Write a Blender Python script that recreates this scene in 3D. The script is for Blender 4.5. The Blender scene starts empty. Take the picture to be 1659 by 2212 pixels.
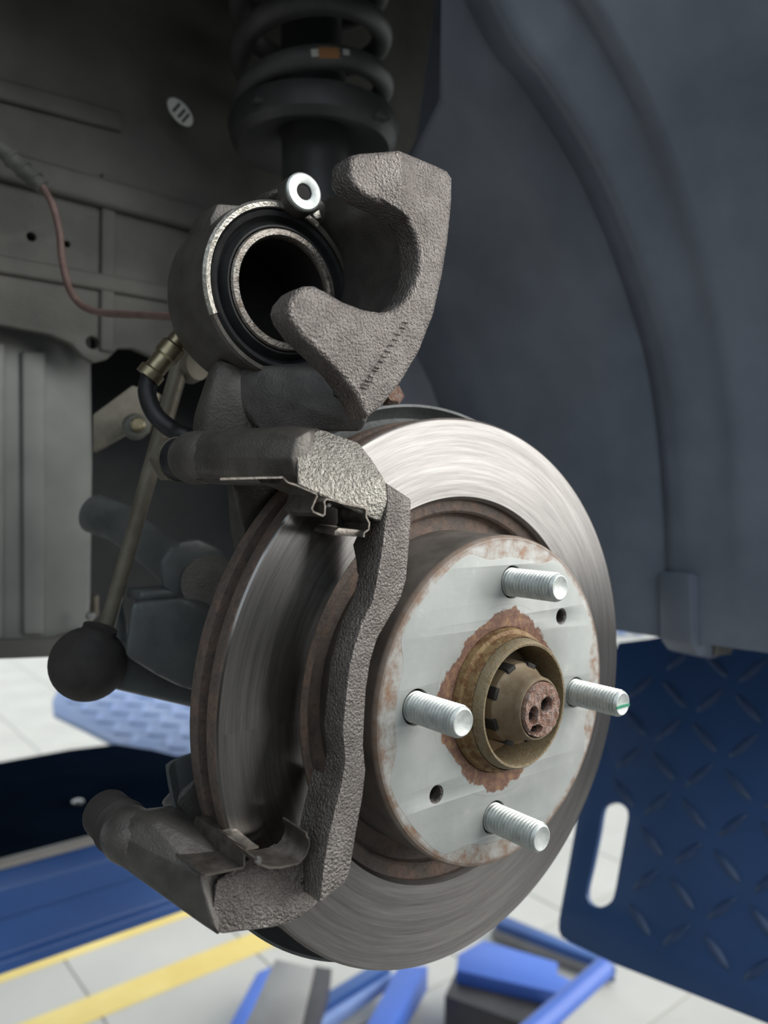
import bpy, bmesh, math, random
from mathutils import Vector, Matrix
random.seed(7)
sc = bpy.context.scene
col = sc.collection

# ------------------------------------------------------------------ camera
# world: origin = centre of the disc's hat face, x right along the car, y into the car, z up (metres)
W, H, F = 1659.0, 2212.0, 1660.32
CAM = Vector((-0.2468, -0.2204, 0.0844))
RX = Vector((0.7753, -0.6315, 0.0130)).normalized()
RZ = Vector((0.6317, 0.7751, -0.0159)).normalized()
RD = RZ.cross(RX).normalized()          # image-down
RX = RD.cross(RZ).normalized()
cd = bpy.data.cameras.new('camera')
cam = bpy.data.objects.new('camera', cd)
col.objects.link(cam)
cam.matrix_world = Matrix(((RX.x, -RD.x, -RZ.x, CAM.x), (RX.y, -RD.y, -RZ.y, CAM.y), (RX.z, -RD.z, -RZ.z, CAM.z), (0, 0, 0, 1)))
cd.sensor_fit = 'VERTICAL'
cd.sensor_height = 36.0
cd.lens = F / H * 36.0
cd.clip_start = 0.01
cd.clip_end = 200
cd.dof.use_dof = True
cd.dof.focus_distance = 0.305
cd.dof.aperture_fstop = 8.0
sc.camera = cam

# ------------------------------------------------------------------ world and light
wd = bpy.data.worlds.new('world')
sc.world = wd
wd.use_nodes = True
bg = wd.node_tree.nodes['Background']
bg.inputs[0].default_value = (0.82, 0.92, 1.0, 1)
bg.inputs[1].default_value = 1.0
sun = bpy.data.lights.new('sun', 'SUN')
sun.energy = 3.6
sun.angle = math.radians(70)
sun.color = (1.0, 0.955, 0.90)
so = bpy.data.objects.new('sun', sun)
so.rotation_euler = Vector((-0.70, 0.53, -0.44)).to_track_quat('-Z', 'Y').to_euler()
col.objects.link(so)
sc.view_settings.view_transform = 'Standard'
sc.view_settings.look = 'None'
sc.view_settings.exposure = 0.15
sc.view_settings.gamma = 1.0
sc.view_settings.use_curve_mapping = False


# ------------------------------------------------------------------ helpers: points
def ray(px, py):
    return RX * ((px - W / 2) / F) + RD * ((py - H / 2) / F) + RZ


def P(px, py, y):                       # point on the plane y = const (parallel to the disc)
    d = ray(px, py)
    return CAM + d * ((y - CAM.y) / d.y)


def Q(px, py, z):                       # point on the level plane z = const
    d = ray(px, py)
    return CAM + d * ((z - CAM.z) / d.z)


def D(px, py, depth):
    return CAM + ray(px, py) * depth


def PL(px, py, o, nrm):                 # point on any plane
    d = ray(px, py)
    return CAM + d * ((o - CAM).dot(nrm) / d.dot(nrm))


# ------------------------------------------------------------------ helpers: objects
def empty(name, loc=(0, 0, 0)):
    o = bpy.data.objects.new(name, None)
    o.empty_display_size = 0.02
    o.location = loc
    col.objects.link(o)
    return o


def tag(o, label, cat, group=None, kind=None):
    o['label'] = label
    o['category'] = cat
    if group:
        o['group'] = group
    if kind:
        o['kind'] = kind
    return o


def struct(o):
    o['kind'] = 'structure'
    return o


def link(name, me, mat, parent=None, smooth=None):
    o = bpy.data.objects.new(name, me)
    col.objects.link(o)
    if mat and not me.materials:
        me.materials.append(mat)
    if smooth is not None:
        me.shade_smooth()
        me.set_sharp_from_angle(angle=math.radians(smooth))
    if parent:
        o.parent = parent
        o.matrix_parent_inverse = parent.matrix_basis.inverted()
    return o


def frombm(name, bm, mat, parent=None, smooth=None):
    bmesh.ops.recalc_face_normals(bm, faces=bm.faces[:])
    me = bpy.data.meshes.new(name)
    bm.to_mesh(me)
    bm.free()
    return link(name, me, mat, parent, smooth)


def pydata(name, v, f, mat, parent=None, smooth=None):
    bm = bmesh.new()
    vs = [bm.verts.new(p) for p in v]
    for q in f:
        try:
            bm.faces.new([vs[i] for i in q])
        except ValueError:
            pass
    return frombm(name, bm, mat, parent, smooth)


def lathe_bm(bm, prof, c=(0, 0), seg=96, a0=0.0, a1=None, closed=False, wob=None):
    """profile of (r, y) turned about a y-directed axis through x,z = c"""
    full = a1 is None
    n = seg if full else seg + 1
    rings = []
    for (r, y) in prof:
        if r < 1e-6:
            rings.append([bm.verts.new((c[0], y, c[1]))])
            continue
        ring = []
        for i in range(n):
            a = a0 + (2 * math.pi if full else (a1 - a0)) * i / seg
            rr = r * (1 + (wob(a, y) if wob else 0))
            ring.append(bm.verts.new((c[0] + rr * math.cos(a), y, c[1] + rr * math.sin(a))))
        rings.append(ring)
    pairs = list(zip(rings[:-1], rings[1:]))
    if closed:
        pairs.append((rings[-1], rings[0]))
    for A, B in pairs:
        m = seg
        for i in range(m):
            j = (i + 1) % n
            if len(A) == 1 and len(B) == 1:
                continue
            if len(A) == 1:
                bm.faces.new((A[0], B[i], B[j]))
            elif len(B) == 1:
                bm.faces.new((A[i], A[j], B[0]))
            else:
                bm.faces.new((A[i], A[j], B[j], B[i]))
    if closed and not full:
        bm.faces.new([r[0] for r in rings])
        bm.faces.new([r[-1] for r in rings])


def lathe(name, prof, mat, parent=None, c=(0, 0), seg=96, smooth=30, **k):
    bm = bmesh.new()
    lathe_bm(bm, prof, c, seg, **k)
    return frombm(name, bm, mat, parent, smooth)


def turned(name, prof, mat, parent, origin, axis, seg=32, smooth=30, **k):
    """profile of (r, h) turned about any axis from origin"""
    bm = bmesh.new()
    lathe_bm(bm, prof, (0, 0), seg, **k)
    q = Vector((0, 1, 0)).rotation_difference(Vector(axis).normalized())
    bmesh.ops.transform(bm, matrix=Matrix.Translation(origin) @ q.to_matrix().to_4x4(), verts=bm.verts[:])
    return frombm(name, bm, mat, parent, smooth)


def hull(name, pts, mat, parent=None, bevel=0.0, seg=2, smooth=35):
    bm = bmesh.new()
    for p in pts:
        bm.verts.new(p)
    r = bmesh.ops.convex_hull(bm, input=bm.verts[:])
    bmesh.ops.delete(bm, geom=[g for g in r['geom_interior'] if isinstance(g, bmesh.types.BMVert)], context='VERTS')
    bmesh.ops.dissolve_limit(bm, angle_limit=math.radians(4), verts=bm.verts[:], edges=bm.edges[:])
    bmesh.ops.recalc_face_normals(bm, faces=bm.faces[:])
    if bevel:
        bmesh.ops.bevel(bm, geom=bm.edges[:], offset=bevel, segments=seg, profile=0.5, affect='EDGES', clamp_overlap=True)
    return frombm(name, bm, mat, parent, smooth)


def prism(name, pts, off, mat, parent=None, bevel=0.0, seg=2, smooth=35):
    """outline of 3-D points pushed along off"""
    bm = bmesh.new()
    off = Vector(off)
    a = [bm.verts.new(p) for p in pts]
    b = [bm.verts.new(Vector(p) + off) for p in pts]
    n = len(pts)
    bm.faces.new(a)
    bm.faces.new(b)
    for i in range(n):
        bm.faces.new((a[i], a[(i + 1) % n], b[(i + 1) % n], b[i]))
    bmesh.ops.recalc_face_normals(bm, faces=bm.faces[:])
    if bevel:
        es = [e for e in bm.edges if e.calc_face_angle(0) > math.radians(18)]
        bmesh.ops.bevel(bm, geom=es, offset=bevel, segments=seg, profile=0.5, affect='EDGES', clamp_overlap=True)
    return frombm(name, bm, mat, parent, smooth)


def box(name, a, b, mat, parent=None, bevel=0.0):
    a, b = Vector(a), Vector(b)
    return hull(name, [(x, y, z) for x in (a.x, b.x) for y in (a.y, b.y) for z in (a.z, b.z)], mat, parent, bevel)


def cr(pts, n=8):
    """smooth curve through the points"""
    pts = [Vector(p) for p in pts]
    q = [2 * pts[0] - pts[1]] + pts + [2 * pts[-1] - pts[-2]]
    out = []
    for i in range(1, len(q) - 2):
        p0, p1, p2, p3 = q[i - 1:i + 3]
        for k in range(n):
            t = k / n
            out.append(0.5 * (2 * p1 + (p2 - p0) * t + (2 * p0 - 5 * p1 + 4 * p2 - p3) * t * t + (3 * p1 - p0 - 3 * p2 + p3) * t ** 3))
    out.append(pts[-1])
    return out


def ccr(pts, n=6):
    """smooth closed outline"""
    pts = [Vector(p) for p in pts]
    m = len(pts)
    out = []
    for i in range(m):
        p0, p1, p2, p3 = (pts[(i + k - 1) % m] for k in range(4))
        for k in range(n):
            t = k / n
            out.append(0.5 * (2 * p1 + (p2 - p0) * t + (2 * p0 - 5 * p1 + 4 * p2 - p3) * t * t + (3 * p1 - p0 - 3 * p2 + p3) * t ** 3))
    return out


def tube(name, pts, rad, mat, parent=None, seg=16, smooth=50):
    pts = [Vector(p) for p in pts]
    n = len(pts)
    rads = rad if isinstance(rad, (list, tuple)) else [rad] * n
    bm = bmesh.new()
    t0 = (pts[1] - pts[0]).normalized()
    nrm = t0.orthogonal().normalized()
    rings = []
    prev = t0
    for i, p in enumerate(pts):
        t = (pts[min(i + 1, n - 1)] - pts[max(i - 1, 0)]).normalized()
        nrm = prev.rotation_difference(t) @ nrm
        nrm = (nrm - t * nrm.dot(t)).normalized()
        prev = t
        b = t.cross(nrm)
        rings.append([bm.verts.new(p + (nrm * math.cos(2 * math.pi * k / seg) + b * math.sin(2 * math.pi * k / seg)) * rads[i]) for k in range(seg)])
    for A, B in zip(rings[:-1], rings[1:]):
        for k in range(seg):
            bm.faces.new((A[k], A[(k + 1) % seg], B[(k + 1) % seg], B[k]))
    bm.faces.new(rings[0])
    bm.faces.new(rings[-1])
    return frombm(name, bm, mat, parent, smooth)


def sheet(name, pts, off, thick, mat, parent=None):
    """bent sheet metal: a polyline of 3-D points (all on one y plane) swept along off, with thickness"""
    pts = [Vector(p) for p in pts]
    off = Vector(off)
    n = len(pts)
    ax = off.normalized()
    a, b = [], []
    for i, p in enumerate(pts):
        t = (pts[min(i + 1, n - 1)] - pts[max(i - 1, 0)]).normalized()
        s = t.cross(ax).normalized() * thick / 2
        a.append(p + s)
        b.append(p - s)
    return prism(name, a + b[::-1], off, mat, parent, 0, smooth=40)


def plate2d(name, loops, y0, y1, mat, parent=None, bevel=0.0, seg=2, smooth=35, frame=None):
    """flat plate with holes: loops of (u, v), first the outline; thickness y0..y1.
    frame=None maps u,v to x,z; else frame = (origin, e1, e2, n)"""
    cu = bpy.data.curves.new(name, 'CURVE')
    cu.dimensions = '2D'
    cu.fill_mode = 'BOTH'
    for lp in loops:
        s = cu.splines.new('POLY')
        s.points.add(len(lp) - 1)
        for q, p in zip(s.points, lp):
            q.co = (p[0], p[1], 0, 1)
        s.use_cyclic_u = True
    cu.extrude = abs(y1 - y0) / 2 - bevel
    cu.bevel_depth = bevel
    cu.bevel_resolution = seg
    cu.offset = -bevel
    ob = bpy.data.objects.new('tmp', cu)
    col.objects.link(ob)
    me = bpy.data.meshes.new_from_object(ob)
    bpy.data.objects.remove(ob)
    bm = bmesh.new()
    bm.from_mesh(me)
    bpy.data.meshes.remove(me)
    bmesh.ops.remove_doubles(bm, verts=bm.verts[:], dist=1e-6)
    ym = (y0 + y1) / 2
    for v in bm.verts:
        u, w, h = v.co
        if frame:
            o, e1, e2, nn = frame
            v.co = o + e1 * u + e2 * w + nn * (h + ym)
        else:
            v.co = (u, ym + h, w)
    return frombm(name, bm, mat, parent, smooth)


def circle(cx, cz, r, n=48, a0=0.0):
    return [(cx + r * math.cos(a0 + 2 * math.pi * i / n), cz + r * math.sin(a0 + 2 * math.pi * i / n)) for i in range(n)]


# ------------------------------------------------------------------ helpers: materials
class NT:
    def __init__(self, name):
        self.m = bpy.data.materials.new(name)
        self.m.use_nodes = True
        self.t = self.m.node_tree
        self.b = self.t.nodes['Principled BSDF']
        self.oc = None

    def new(self, ty, **k):
        n = self.t.nodes.new(ty)
        for a, v in k.items():
            setattr(n, a, v)
        return n

    def put(self, sock, v):
        if isinstance(v, bpy.types.NodeSocket):
            self.t.links.new(v, sock)
        elif v is not None:
            if isinstance(v, (tuple, list)) and len(v) == 3 and sock.type == 'RGBA':
                v = (*v, 1)
            sock.default_value = v

    def coord(self):
        if not self.oc:
            self.oc = self.new('ShaderNodeTexCoord').outputs['Object']
        return self.oc

    def math(self, op, a, b=None, c=None, clamp=False):
        n = self.new('ShaderNodeMath', operation=op, use_clamp=clamp)
        for i, v in enumerate((a, b, c)):
            if v is not None:
                self.put(n.inputs[i], v)
        return n.outputs[0]

    def xyz(self):
        s = self.new('ShaderNodeSeparateXYZ')
        self.put(s.inputs[0], self.coord())
        return s.outputs[0], s.outputs[1], s.outputs[2]

    def noise(self, scale, detail=4, rough=0.55, vec=None, dist=0.0):
        n = self.new('ShaderNodeTexNoise')
        self.put(n.inputs['Vector'], vec or self.coord())
        n.inputs['Scale'].default_value = scale
        n.inputs['Detail'].default_value = detail
        n.inputs['Roughness'].default_value = rough
        n.inputs['Distortion'].default_value = dist
        return n.outputs['Fac']

    def ramp(self, fac, stops):
        n = self.new('ShaderNodeValToRGB')
        self.put(n.inputs[0], fac)
        e = n.color_ramp.elements
        while len(e) > 1:
            e.remove(e[-1])
        for i, (p, c) in enumerate(stops):
            q = e[0] if i == 0 else e.new(p)
            q.position = p
            q.color = (*c, 1) if len(c) == 3 else c
        return n.outputs[0]

    def step(self, v, a, b):
        n = self.new('ShaderNodeMapRange', interpolation_type='SMOOTHSTEP', clamp=True)
        self.put(n.inputs[0], v)
        self.put(n.inputs[1], a)
        self.put(n.inputs[2], b)
        return n.outputs[0]

    def mix(self, f, a, b):
        n = self.new('ShaderNodeMix', data_type='RGBA')
        self.put(n.inputs[0], f)
        self.put(n.inputs[6], a)
        self.put(n.inputs[7], b)
        return n.outputs[2]

    def fmix(self, f, a, b):
        n = self.new('ShaderNodeMix', data_type='FLOAT')
        self.put(n.inputs[0], f)
        self.put(n.inputs[2], a)
        self.put(n.inputs[3], b)
        return n.outputs[0]

    def bump(self, h, strength=0.3, dist=0.001, normal=None):
        n = self.new('ShaderNodeBump')
        n.inputs['Strength'].default_value = strength
        n.inputs['Distance'].default_value = dist
        self.put(n.inputs['Height'], h)
        if normal:
            self.put(n.inputs['Normal'], normal)
        return n.outputs[0]

    def out(self, color=None, rough=None, metal=None, normal=None, spec=None, aniso=None):
        b = self.b
        self.put(b.inputs['Base Color'], color)
        self.put(b.inputs['Roughness'], rough)
        self.put(b.inputs['Metallic'], metal)
        if normal:
            self.put(b.inputs['Normal'], normal)
        self.put(b.inputs['Specular IOR Level'], spec)
        self.put(b.inputs['Anisotropic'], aniso)
        return self.m


def simple(name, c1, c2, scale, rough=0.5, metal=0.0, bscale=None, bstr=0.2, bdist=0.001, spec=0.5, lo=0.35, hi=0.65):
    t = NT(name)
    f = t.noise(scale, 5)
    c = t.ramp(f, [(lo, c1), (hi, c2)])
    nrm = None
    if bscale:
        nrm = t.bump(t.noise(bscale, 3, 0.6), bstr, bdist)
    r = t.fmix(t.noise(scale * 2.3, 3), rough - 0.08, rough + 0.08)
    return t.out(c, r, metal, nrm, spec)


M = {}
# cast iron with a coarse grain
M['cast'] = simple('cast_iron', (0.20, 0.177, 0.162), (0.285, 0.257, 0.238), 120, 0.30, 0.85, 950, 1.0, 0.0018)
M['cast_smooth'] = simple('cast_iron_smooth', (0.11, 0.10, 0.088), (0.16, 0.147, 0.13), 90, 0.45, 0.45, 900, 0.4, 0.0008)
M['cast_shaded'] = simple('cast_iron_shaded', (0.085, 0.078, 0.072), (0.125, 0.115, 0.106), 120, 0.48, 0.4, 900, 0.4, 0.0009)  # darker copy of the cast iron for parts that lie in shade
M['rubber'] = simple('black_rubber', (0.012, 0.012, 0.013), (0.028, 0.028, 0.03), 80, 0.45, 0, 200, 0.1, 0.001)
M['rubber_matt'] = simple('dusty_rubber', (0.03, 0.026, 0.025), (0.055, 0.048, 0.045), 60, 0.75, 0, 300, 0.2, 0.001)
M['steel'] = simple('bare_steel', (0.36, 0.35, 0.33), (0.6, 0.6, 0.58), 300, 0.32, 0.9, 400, 0.15, 0.0006)
M['zinc'] = simple('zinc_plate', (0.50, 0.53, 0.51), (0.66, 0.69, 0.66), 350, 0.42, 0.55, 900, 0.15, 0.0004)
M['clip'] = simple('clip_sheet', (0.13, 0.115, 0.10), (0.24, 0.215, 0.19), 220, 0.35, 0.75, 700, 0.25, 0.0006)
M['brass'] = simple('brass_plate', (0.30, 0.25, 0.15), (0.48, 0.42, 0.28), 150, 0.35, 0.8, 400, 0.2, 0.0006)
M['liner'] = simple('liner_plastic', (0.16, 0.184, 0.232), (0.215, 0.245, 0.30), 14, 0.42, 0, 250, 0.12, 0.001, 0.5)
M['underseal'] = simple('underseal', (0.10, 0.098, 0.087), (0.18, 0.172, 0.152), 12, 0.6, 0, 180, 0.25, 0.0015)
M['panel'] = simple('body_panel', (0.22, 0.225, 0.213), (0.33, 0.335, 0.315), 11, 0.5, 0, 120, 0.15, 0.001)
M['black'] = simple('black_paint', (0.010, 0.011, 0.012), (0.02, 0.021, 0.022), 30, 0.45, 0, 300, 0.1, 0.001)
M['satin'] = simple('strut_paint', (0.045, 0.048, 0.048), (0.075, 0.078, 0.077), 25, 0.42, 0, 300, 0.15, 0.001)
M['spring'] = simple('spring_coat', (0.075, 0.077, 0.075), (0.11, 0.112, 0.11), 40, 0.5, 0, 300, 0.15, 0.001)
M['linkrod'] = simple('link_rod', (0.17, 0.15, 0.115), (0.27, 0.245, 0.19), 60, 0.5, 0.3, 300, 0.2, 0.001)
M['alloy'] = simple('grey_alloy', (0.10, 0.11, 0.11), (0.16, 0.175, 0.175), 40, 0.5, 0.2, 300, 0.3, 0.001)
M['lead'] = simple('sensor_lead', (0.16, 0.10, 0.085), (0.24, 0.16, 0.14), 100, 0.5)
M['sleeve'] = simple('grey_sleeve', (0.10, 0.105, 0.09), (0.17, 0.17, 0.15), 80, 0.55)
M['blue'] = simple('blue_lift_paint', (0.022, 0.075, 0.25), (0.03, 0.10, 0.32), 6, 0.38, 0, 90, 0.1, 0.001)
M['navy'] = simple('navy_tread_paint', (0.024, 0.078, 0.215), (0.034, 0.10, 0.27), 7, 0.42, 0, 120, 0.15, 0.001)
M['deck'] = simple('deck_shaded', (0.004, 0.008, 0.017), (0.007, 0.013, 0.025), 7, 0.85, 0, 120, 0.15, 0.001, 0.0)  # blue darkened to near-black, the car's shade put into the deck colour
M['tread'] = simple('tread_paint_glint', (0.035, 0.075, 0.18), (0.06, 0.11, 0.23), 40, 0.3, 0, 120, 0.15, 0.001)  # lighter blue-grey that paints the glints of light on the treads
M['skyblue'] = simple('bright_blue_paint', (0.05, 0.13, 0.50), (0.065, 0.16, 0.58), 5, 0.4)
M['paleblue'] = simple('pale_blue_paint', (0.22, 0.34, 0.66), (0.34, 0.45, 0.74), 9, 0.4)  # on the far plate, light from the other side is in this pale colour
M['yellow'] = simple('yellow_line_paint', (0.72, 0.55, 0.16), (0.82, 0.66, 0.24), 5, 0.6)
M['tile'] = simple('floor_tile', (0.47, 0.455, 0.41), (0.54, 0.525, 0.475), 3, 0.5, 0, 60, 0.08, 0.001)
M['grout'] = simple('floor_grout', (0.40, 0.39, 0.35), (0.46, 0.45, 0.41), 9, 0.8)
M['concrete'] = simple('bright_concrete', (0.66, 0.64, 0.60), (0.74, 0.72, 0.68), 1, 0.7)
M['greypost'] = simple('grey_lift_steel', (0.24, 0.23, 0.22), (0.34, 0.33, 0.31), 8, 0.5)
M['liftdark'] = simple('dark_lift_tone', (0.03, 0.028, 0.03), (0.06, 0.055, 0.055), 8, 0.5)  # dark arm side; also the painted shadow beneath the base block
M['blockwall'] = simple('blocker_wall', (0.10, 0.095, 0.085), (0.15, 0.14, 0.125), 2, 0.8)  # for the added light-blocking walls
M['asphalt'] = simple('asphalt', (0.06, 0.06, 0.065), (0.10, 0.10, 0.105), 3, 0.8)
M['greyfloor'] = simple('grey_floor_paint', (0.13, 0.13, 0.125), (0.18, 0.178, 0.17), 3, 0.6)
M['orange'] = simple('orange_paint', (0.36, 0.17, 0.06), (0.44, 0.22, 0.08), 60, 0.5)
M['white'] = simple('white_paint', (0.55, 0.54, 0.50), (0.66, 0.65, 0.60), 60, 0.5)
M['bright'] = simple('bright_zinc', (0.74, 0.75, 0.70), (0.85, 0.86, 0.82), 200, 0.35)
M['cast_lit'] = simple('cast_iron_lit', (0.42, 0.39, 0.34), (0.60, 0.565, 0.505), 400, 0.30, 0.8, 900, 1.0, 0.0024)  # cast iron lightened to paint the light's sparkle on the upper block
M['green'] = simple('green_paint', (0.03, 0.25, 0.14), (0.04, 0.32, 0.18), 60, 0.5)


def machined():
    t = NT('machined_steel')
    x, y, z = t.xyz()
    r = t.math('SQRT', t.math('ADD', t.math('MULTIPLY', x, x), t.math('MULTIPLY', z, z)))
    cb = t.new('ShaderNodeCombineXYZ')
    t.put(cb.inputs[0], r)
    a = t.math('ARCTAN2', z, x)
    t.put(cb.inputs[1], t.math('MULTIPLY', a, 0.004))
    f1 = t.noise(900, 4, 0.7, cb.outputs[0])
    f2 = t.noise(240, 3, 0.6, cb.outputs[0])
    h = t.math('ADD', t.math('MULTIPLY', f1, 0.7), t.math('MULTIPLY', f2, 0.6))
    c = t.ramp(t.math('ADD', t.math('MULTIPLY', f2, 0.5), t.math('MULTIPLY', f1, 0.5)), [(0.30, (0.15, 0.143, 0.137)), (0.5, (0.245, 0.235, 0.227)), (0.70, (0.345, 0.332, 0.322))])
    nrm = t.bump(h, 0.10, 0.0004)
    tg = t.new('ShaderNodeTangent', direction_type='RADIAL', axis='Y')
    t.put(t.b.inputs['Tangent'], tg.outputs[0])
    t.b.inputs['Anisotropic Rotation'].default_value = 0.25      # rough across the concentric grooves
    return t.out(c, 0.27, 1.0, nrm, 0.5, 0.85)


def rusty(name, base, rust, dark, scale, bias=0.5, rough=0.7, metal=0.15, bstr=0.5):
    t = NT(name)
    f = t.noise(scale, 6, 0.65)
    g = t.noise(scale * 3.1, 4, 0.6)
    c = t.mix(t.step(f, bias - 0.08, bias + 0.12), base, rust)
    c = t.mix(t.math('MULTIPLY', t.step(g, 0.5, 0.7), 0.6), c, dark)
    nrm = t.bump(t.math('ADD', f, g), bstr, 0.0008)
    return t.out(c, rough, metal, nrm, 0.4)


STUD0 = math.radians(-5.19)


def hat_mat():
    t = NT('hat_zinc_rust')
    x, y, z = t.xyz()
    r = t.math('SQRT', t.math('ADD', t.math('MULTIPLY', x, x), t.math('MULTIPLY', z, z)))
    a = t.math('ARCTAN2', z, x)
    c4 = t.math('COSINE', t.math('MULTIPLY', t.math('SUBTRACT', a, STUD0 + math.pi / 4), 4.0))
    nz = t.math('SUBTRACT', t.noise(120, 5), 0.5)
    nf = t.math('SUBTRACT', t.noise(420, 4), 0.5)
    lob = t.step(t.math('ADD', c4, t.math('MULTIPLY', nz, 0.3)), -0.62, 0.25)
    edge = t.math('ADD', 0.0602, t.math('MULTIPLY', lob, 0.0062))
    edge = t.math('SUBTRACT', edge, t.math('MULTIPLY', t.step(c4, 0.55, 1.0), 0.0008))
    outm = t.step(t.math('SUBTRACT', r, edge), -0.0002, 0.0003)
    zn = t.ramp(t.noise(38, 5, 0.6), [(0.3, (0.36, 0.375, 0.358)), (0.7, (0.47, 0.487, 0.465))])
    # faint casting lines and smudges
    zn = t.mix(t.math('MULTIPLY', t.step(t.noise(75, 6, 0.7), 0.60, 0.74), 0.5), zn, (0.70, 0.72, 0.70))
    edgec = t.ramp(t.noise(150, 6, 0.65), [(0.34, (0.28, 0.155, 0.085)), (0.44, (0.33, 0.27, 0.225)), (0.52, (0.40, 0.38, 0.345)), (0.66, (0.49, 0.49, 0.465))])
    c = t.mix(outm, zn, edgec)
    rimm = t.step(t.math('ADD', r, t.math('MULTIPLY', nz, 0.006)), 0.0665, 0.0690)
    c = t.mix(t.math('MULTIPLY', rimm, 0.75), c, (0.20, 0.13, 0.09))
    rr = t.math('ADD', r, t.math('ADD', t.math('MULTIPLY', nz, 0.010), t.math('MULTIPLY', nf, 0.003)))
    rr = t.math('ADD', rr, t.math('MULTIPLY', t.math('COSINE', t.math('MULTIPLY', t.math('SUBTRACT', a, STUD0), 4.0)), -0.0016))
    inm = t.step(rr, 0.0372, 0.0364)
    rust = t.ramp(t.noise(260, 6, 0.7), [(0.3, (0.13, 0.065, 0.045)), (0.5, (0.22, 0.12, 0.085)), (0.7, (0.40, 0.24, 0.12))])
    c = t.mix(inm, c, rust)
    # faint imprint arcs of the wheel
    ring = t.math('MULTIPLY', t.step(t.math('ABSOLUTE', t.math('SUBTRACT', r, 0.0405)), 0.0004, 0.0001), t.step(c4, 0.1, -0.2))
    c = t.mix(t.math('MULTIPLY', ring, 0.35), c, (0.28, 0.28, 0.26))
    side = t.step(y, 0.0016, 0.0032)
    sidec = t.ramp(t.noise(70, 5), [(0.35, (0.085, 0.070, 0.060)), (0.65, (0.15, 0.128, 0.11))])
    c = t.mix(side, c, sidec)
    ro = t.fmix(t.math('MAXIMUM', inm, side), 0.55, 0.75)
    me = t.fmix(t.math('MAXIMUM', t.math('MAXIMUM', inm, side), outm), 0.2, 0.1)
    h = t.math('ADD', t.math('MULTIPLY', nf, t.fmix(inm, 0.2, 1.2)), t.math('MULTIPLY', outm, -0.3))
    return t.out(c, ro, me, t.bump(h, 0.35, 0.0006), 0.5)


M['machined'] = machined()
M['hat'] = hat_mat()
M['rim'] = rusty('rim_rust', (0.14, 0.112, 0.096), (0.205, 0.14, 0.108), (0.075, 0.06, 0.053), 120, 0.52, 0.75, 0.1, 0.6)
M['hubrust'] = rusty('hub_rust', (0.27, 0.185, 0.085), (0.165, 0.08, 0.032), (0.33, 0.24, 0.125), 230, 0.47, 0.6, 0.25, 0.5)
M['hubtan'] = rusty('hub_tan', (0.26, 0.21, 0.13), (0.22, 0.15, 0.072), (0.11, 0.085, 0.052), 380, 0.55, 0.5, 0.35, 0.4)
M['nut'] = rusty('nut_tan', (0.23, 0.178, 0.115), (0.19, 0.135, 0.08), (0.26, 0.21, 0.14), 90, 0.5, 0.55, 0.25, 0.2)
M['shaft'] = rusty('shaft_rust', (0.24, 0.13, 0.095), (0.34, 0.26, 0.23), (0.40, 0.22, 0.12), 420, 0.5, 0.42, 0.4, 1.0)
M['recess_shade'] = simple('hole_shade', (0.012, 0.011, 0.010), (0.025, 0.022, 0.02), 200, 0.8)  # near-black that puts the shade of slots, pits and bores into colour
M['piston'] = rusty('piston_rim', (0.55, 0.50, 0.44), (0.30, 0.24, 0.19), (0.10, 0.085, 0.075), 300, 0.55, 0.32, 0.85, 0.6)
M['machined_edge'] = simple('machined_edge', (0.42, 0.40, 0.35), (0.62, 0.59, 0.52), 200, 0.35, 0.8, 500, 0.5, 0.001)

# ================================================================== THE SETTING
FZ = -1.10                                # workshop floor level
fl = struct(box('floor', (-4, -6, FZ - 0.12), (7, 9, FZ - 0.004), M['grout']))
TS, GAP = 0.40, 0.004
tb = bmesh.new()
bmesh.ops.create_cube(tb, size=1.0, matrix=Matrix.Diagonal((TS - GAP, TS - GAP, 0.012, 1)))
bmesh.ops.bevel(tb, geom=[e for e in tb.edges if abs(e.verts[0].co.z + e.verts[1].co.z) > 0.005], offset=0.0012, segments=1, affect='EDGES')
tme = bpy.data.meshes.new('tile')
tb.to_mesh(tme)
tb.free()
tme.materials.append(M['tile'])
for i in range(-2, 11):
    for j in range(-1, 17):
        o = bpy.data.objects.new('tile', tme)
        col.objects.link(o)
        o.location = (0.16 + TS * i, 0.13 + TS * j, FZ - 0.006)
        o.parent = fl
fore = struct(box('floor', (-25, -30, FZ - 0.14), (40, 30, FZ - 0.13), M['concrete']))
fore.name = 'floor_forecourt'


def stripe(name, y0, y1, x0, x1, label):
    o = box(name, (x0, y0, FZ), (x1, y1, FZ + 0.0015), M['yellow'])
    tag(o, label, 'floor marking', 'painted floor lines')


stripe('floor_line', 1.515, 1.605, -2.4, 1.9, 'yellow painted floor line nearer the camera at lower left')
stripe('floor_line', 1.79, 1.86, -2.4, 1.9, 'yellow painted floor line beside the blue lift runway')

# ---- wheel arch liner: a flared plastic shell with ridges
base = [(0.0934, 0.3576), (0.1187, 0.3456), (0.1507, 0.3258), (0.1807, 0.3026), (0.2135, 0.2683), (0.2434, 0.2266),
        (0.2626, 0.1934), (0.2781, 0.1481), (0.2909, 0.0803), (0.2988, -0.0069), (0.2995, -0.02)]
full = [(-0.46, 0.10), (-0.44, 0.22), (-0.38, 0.33), (-0.27, 0.42), (-0.15, 0.46), (-0.03, 0.45), (0.05, 0.395)] + base
prof2 = cr([(x, 0, z) for x, z in full], 5)


def arch_row(y, s, lift):
    out = []
    for p in prof2:
        k = max(0.0, min(1.0, p.z / 0.36)) ** 1.3
        out.append(Vector((p.x * (1 + (s - 1) * (0.15 + 0.85 * k)), y, p.z * (1 + (s - 1) * k) + lift * k)))
    return out


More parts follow.
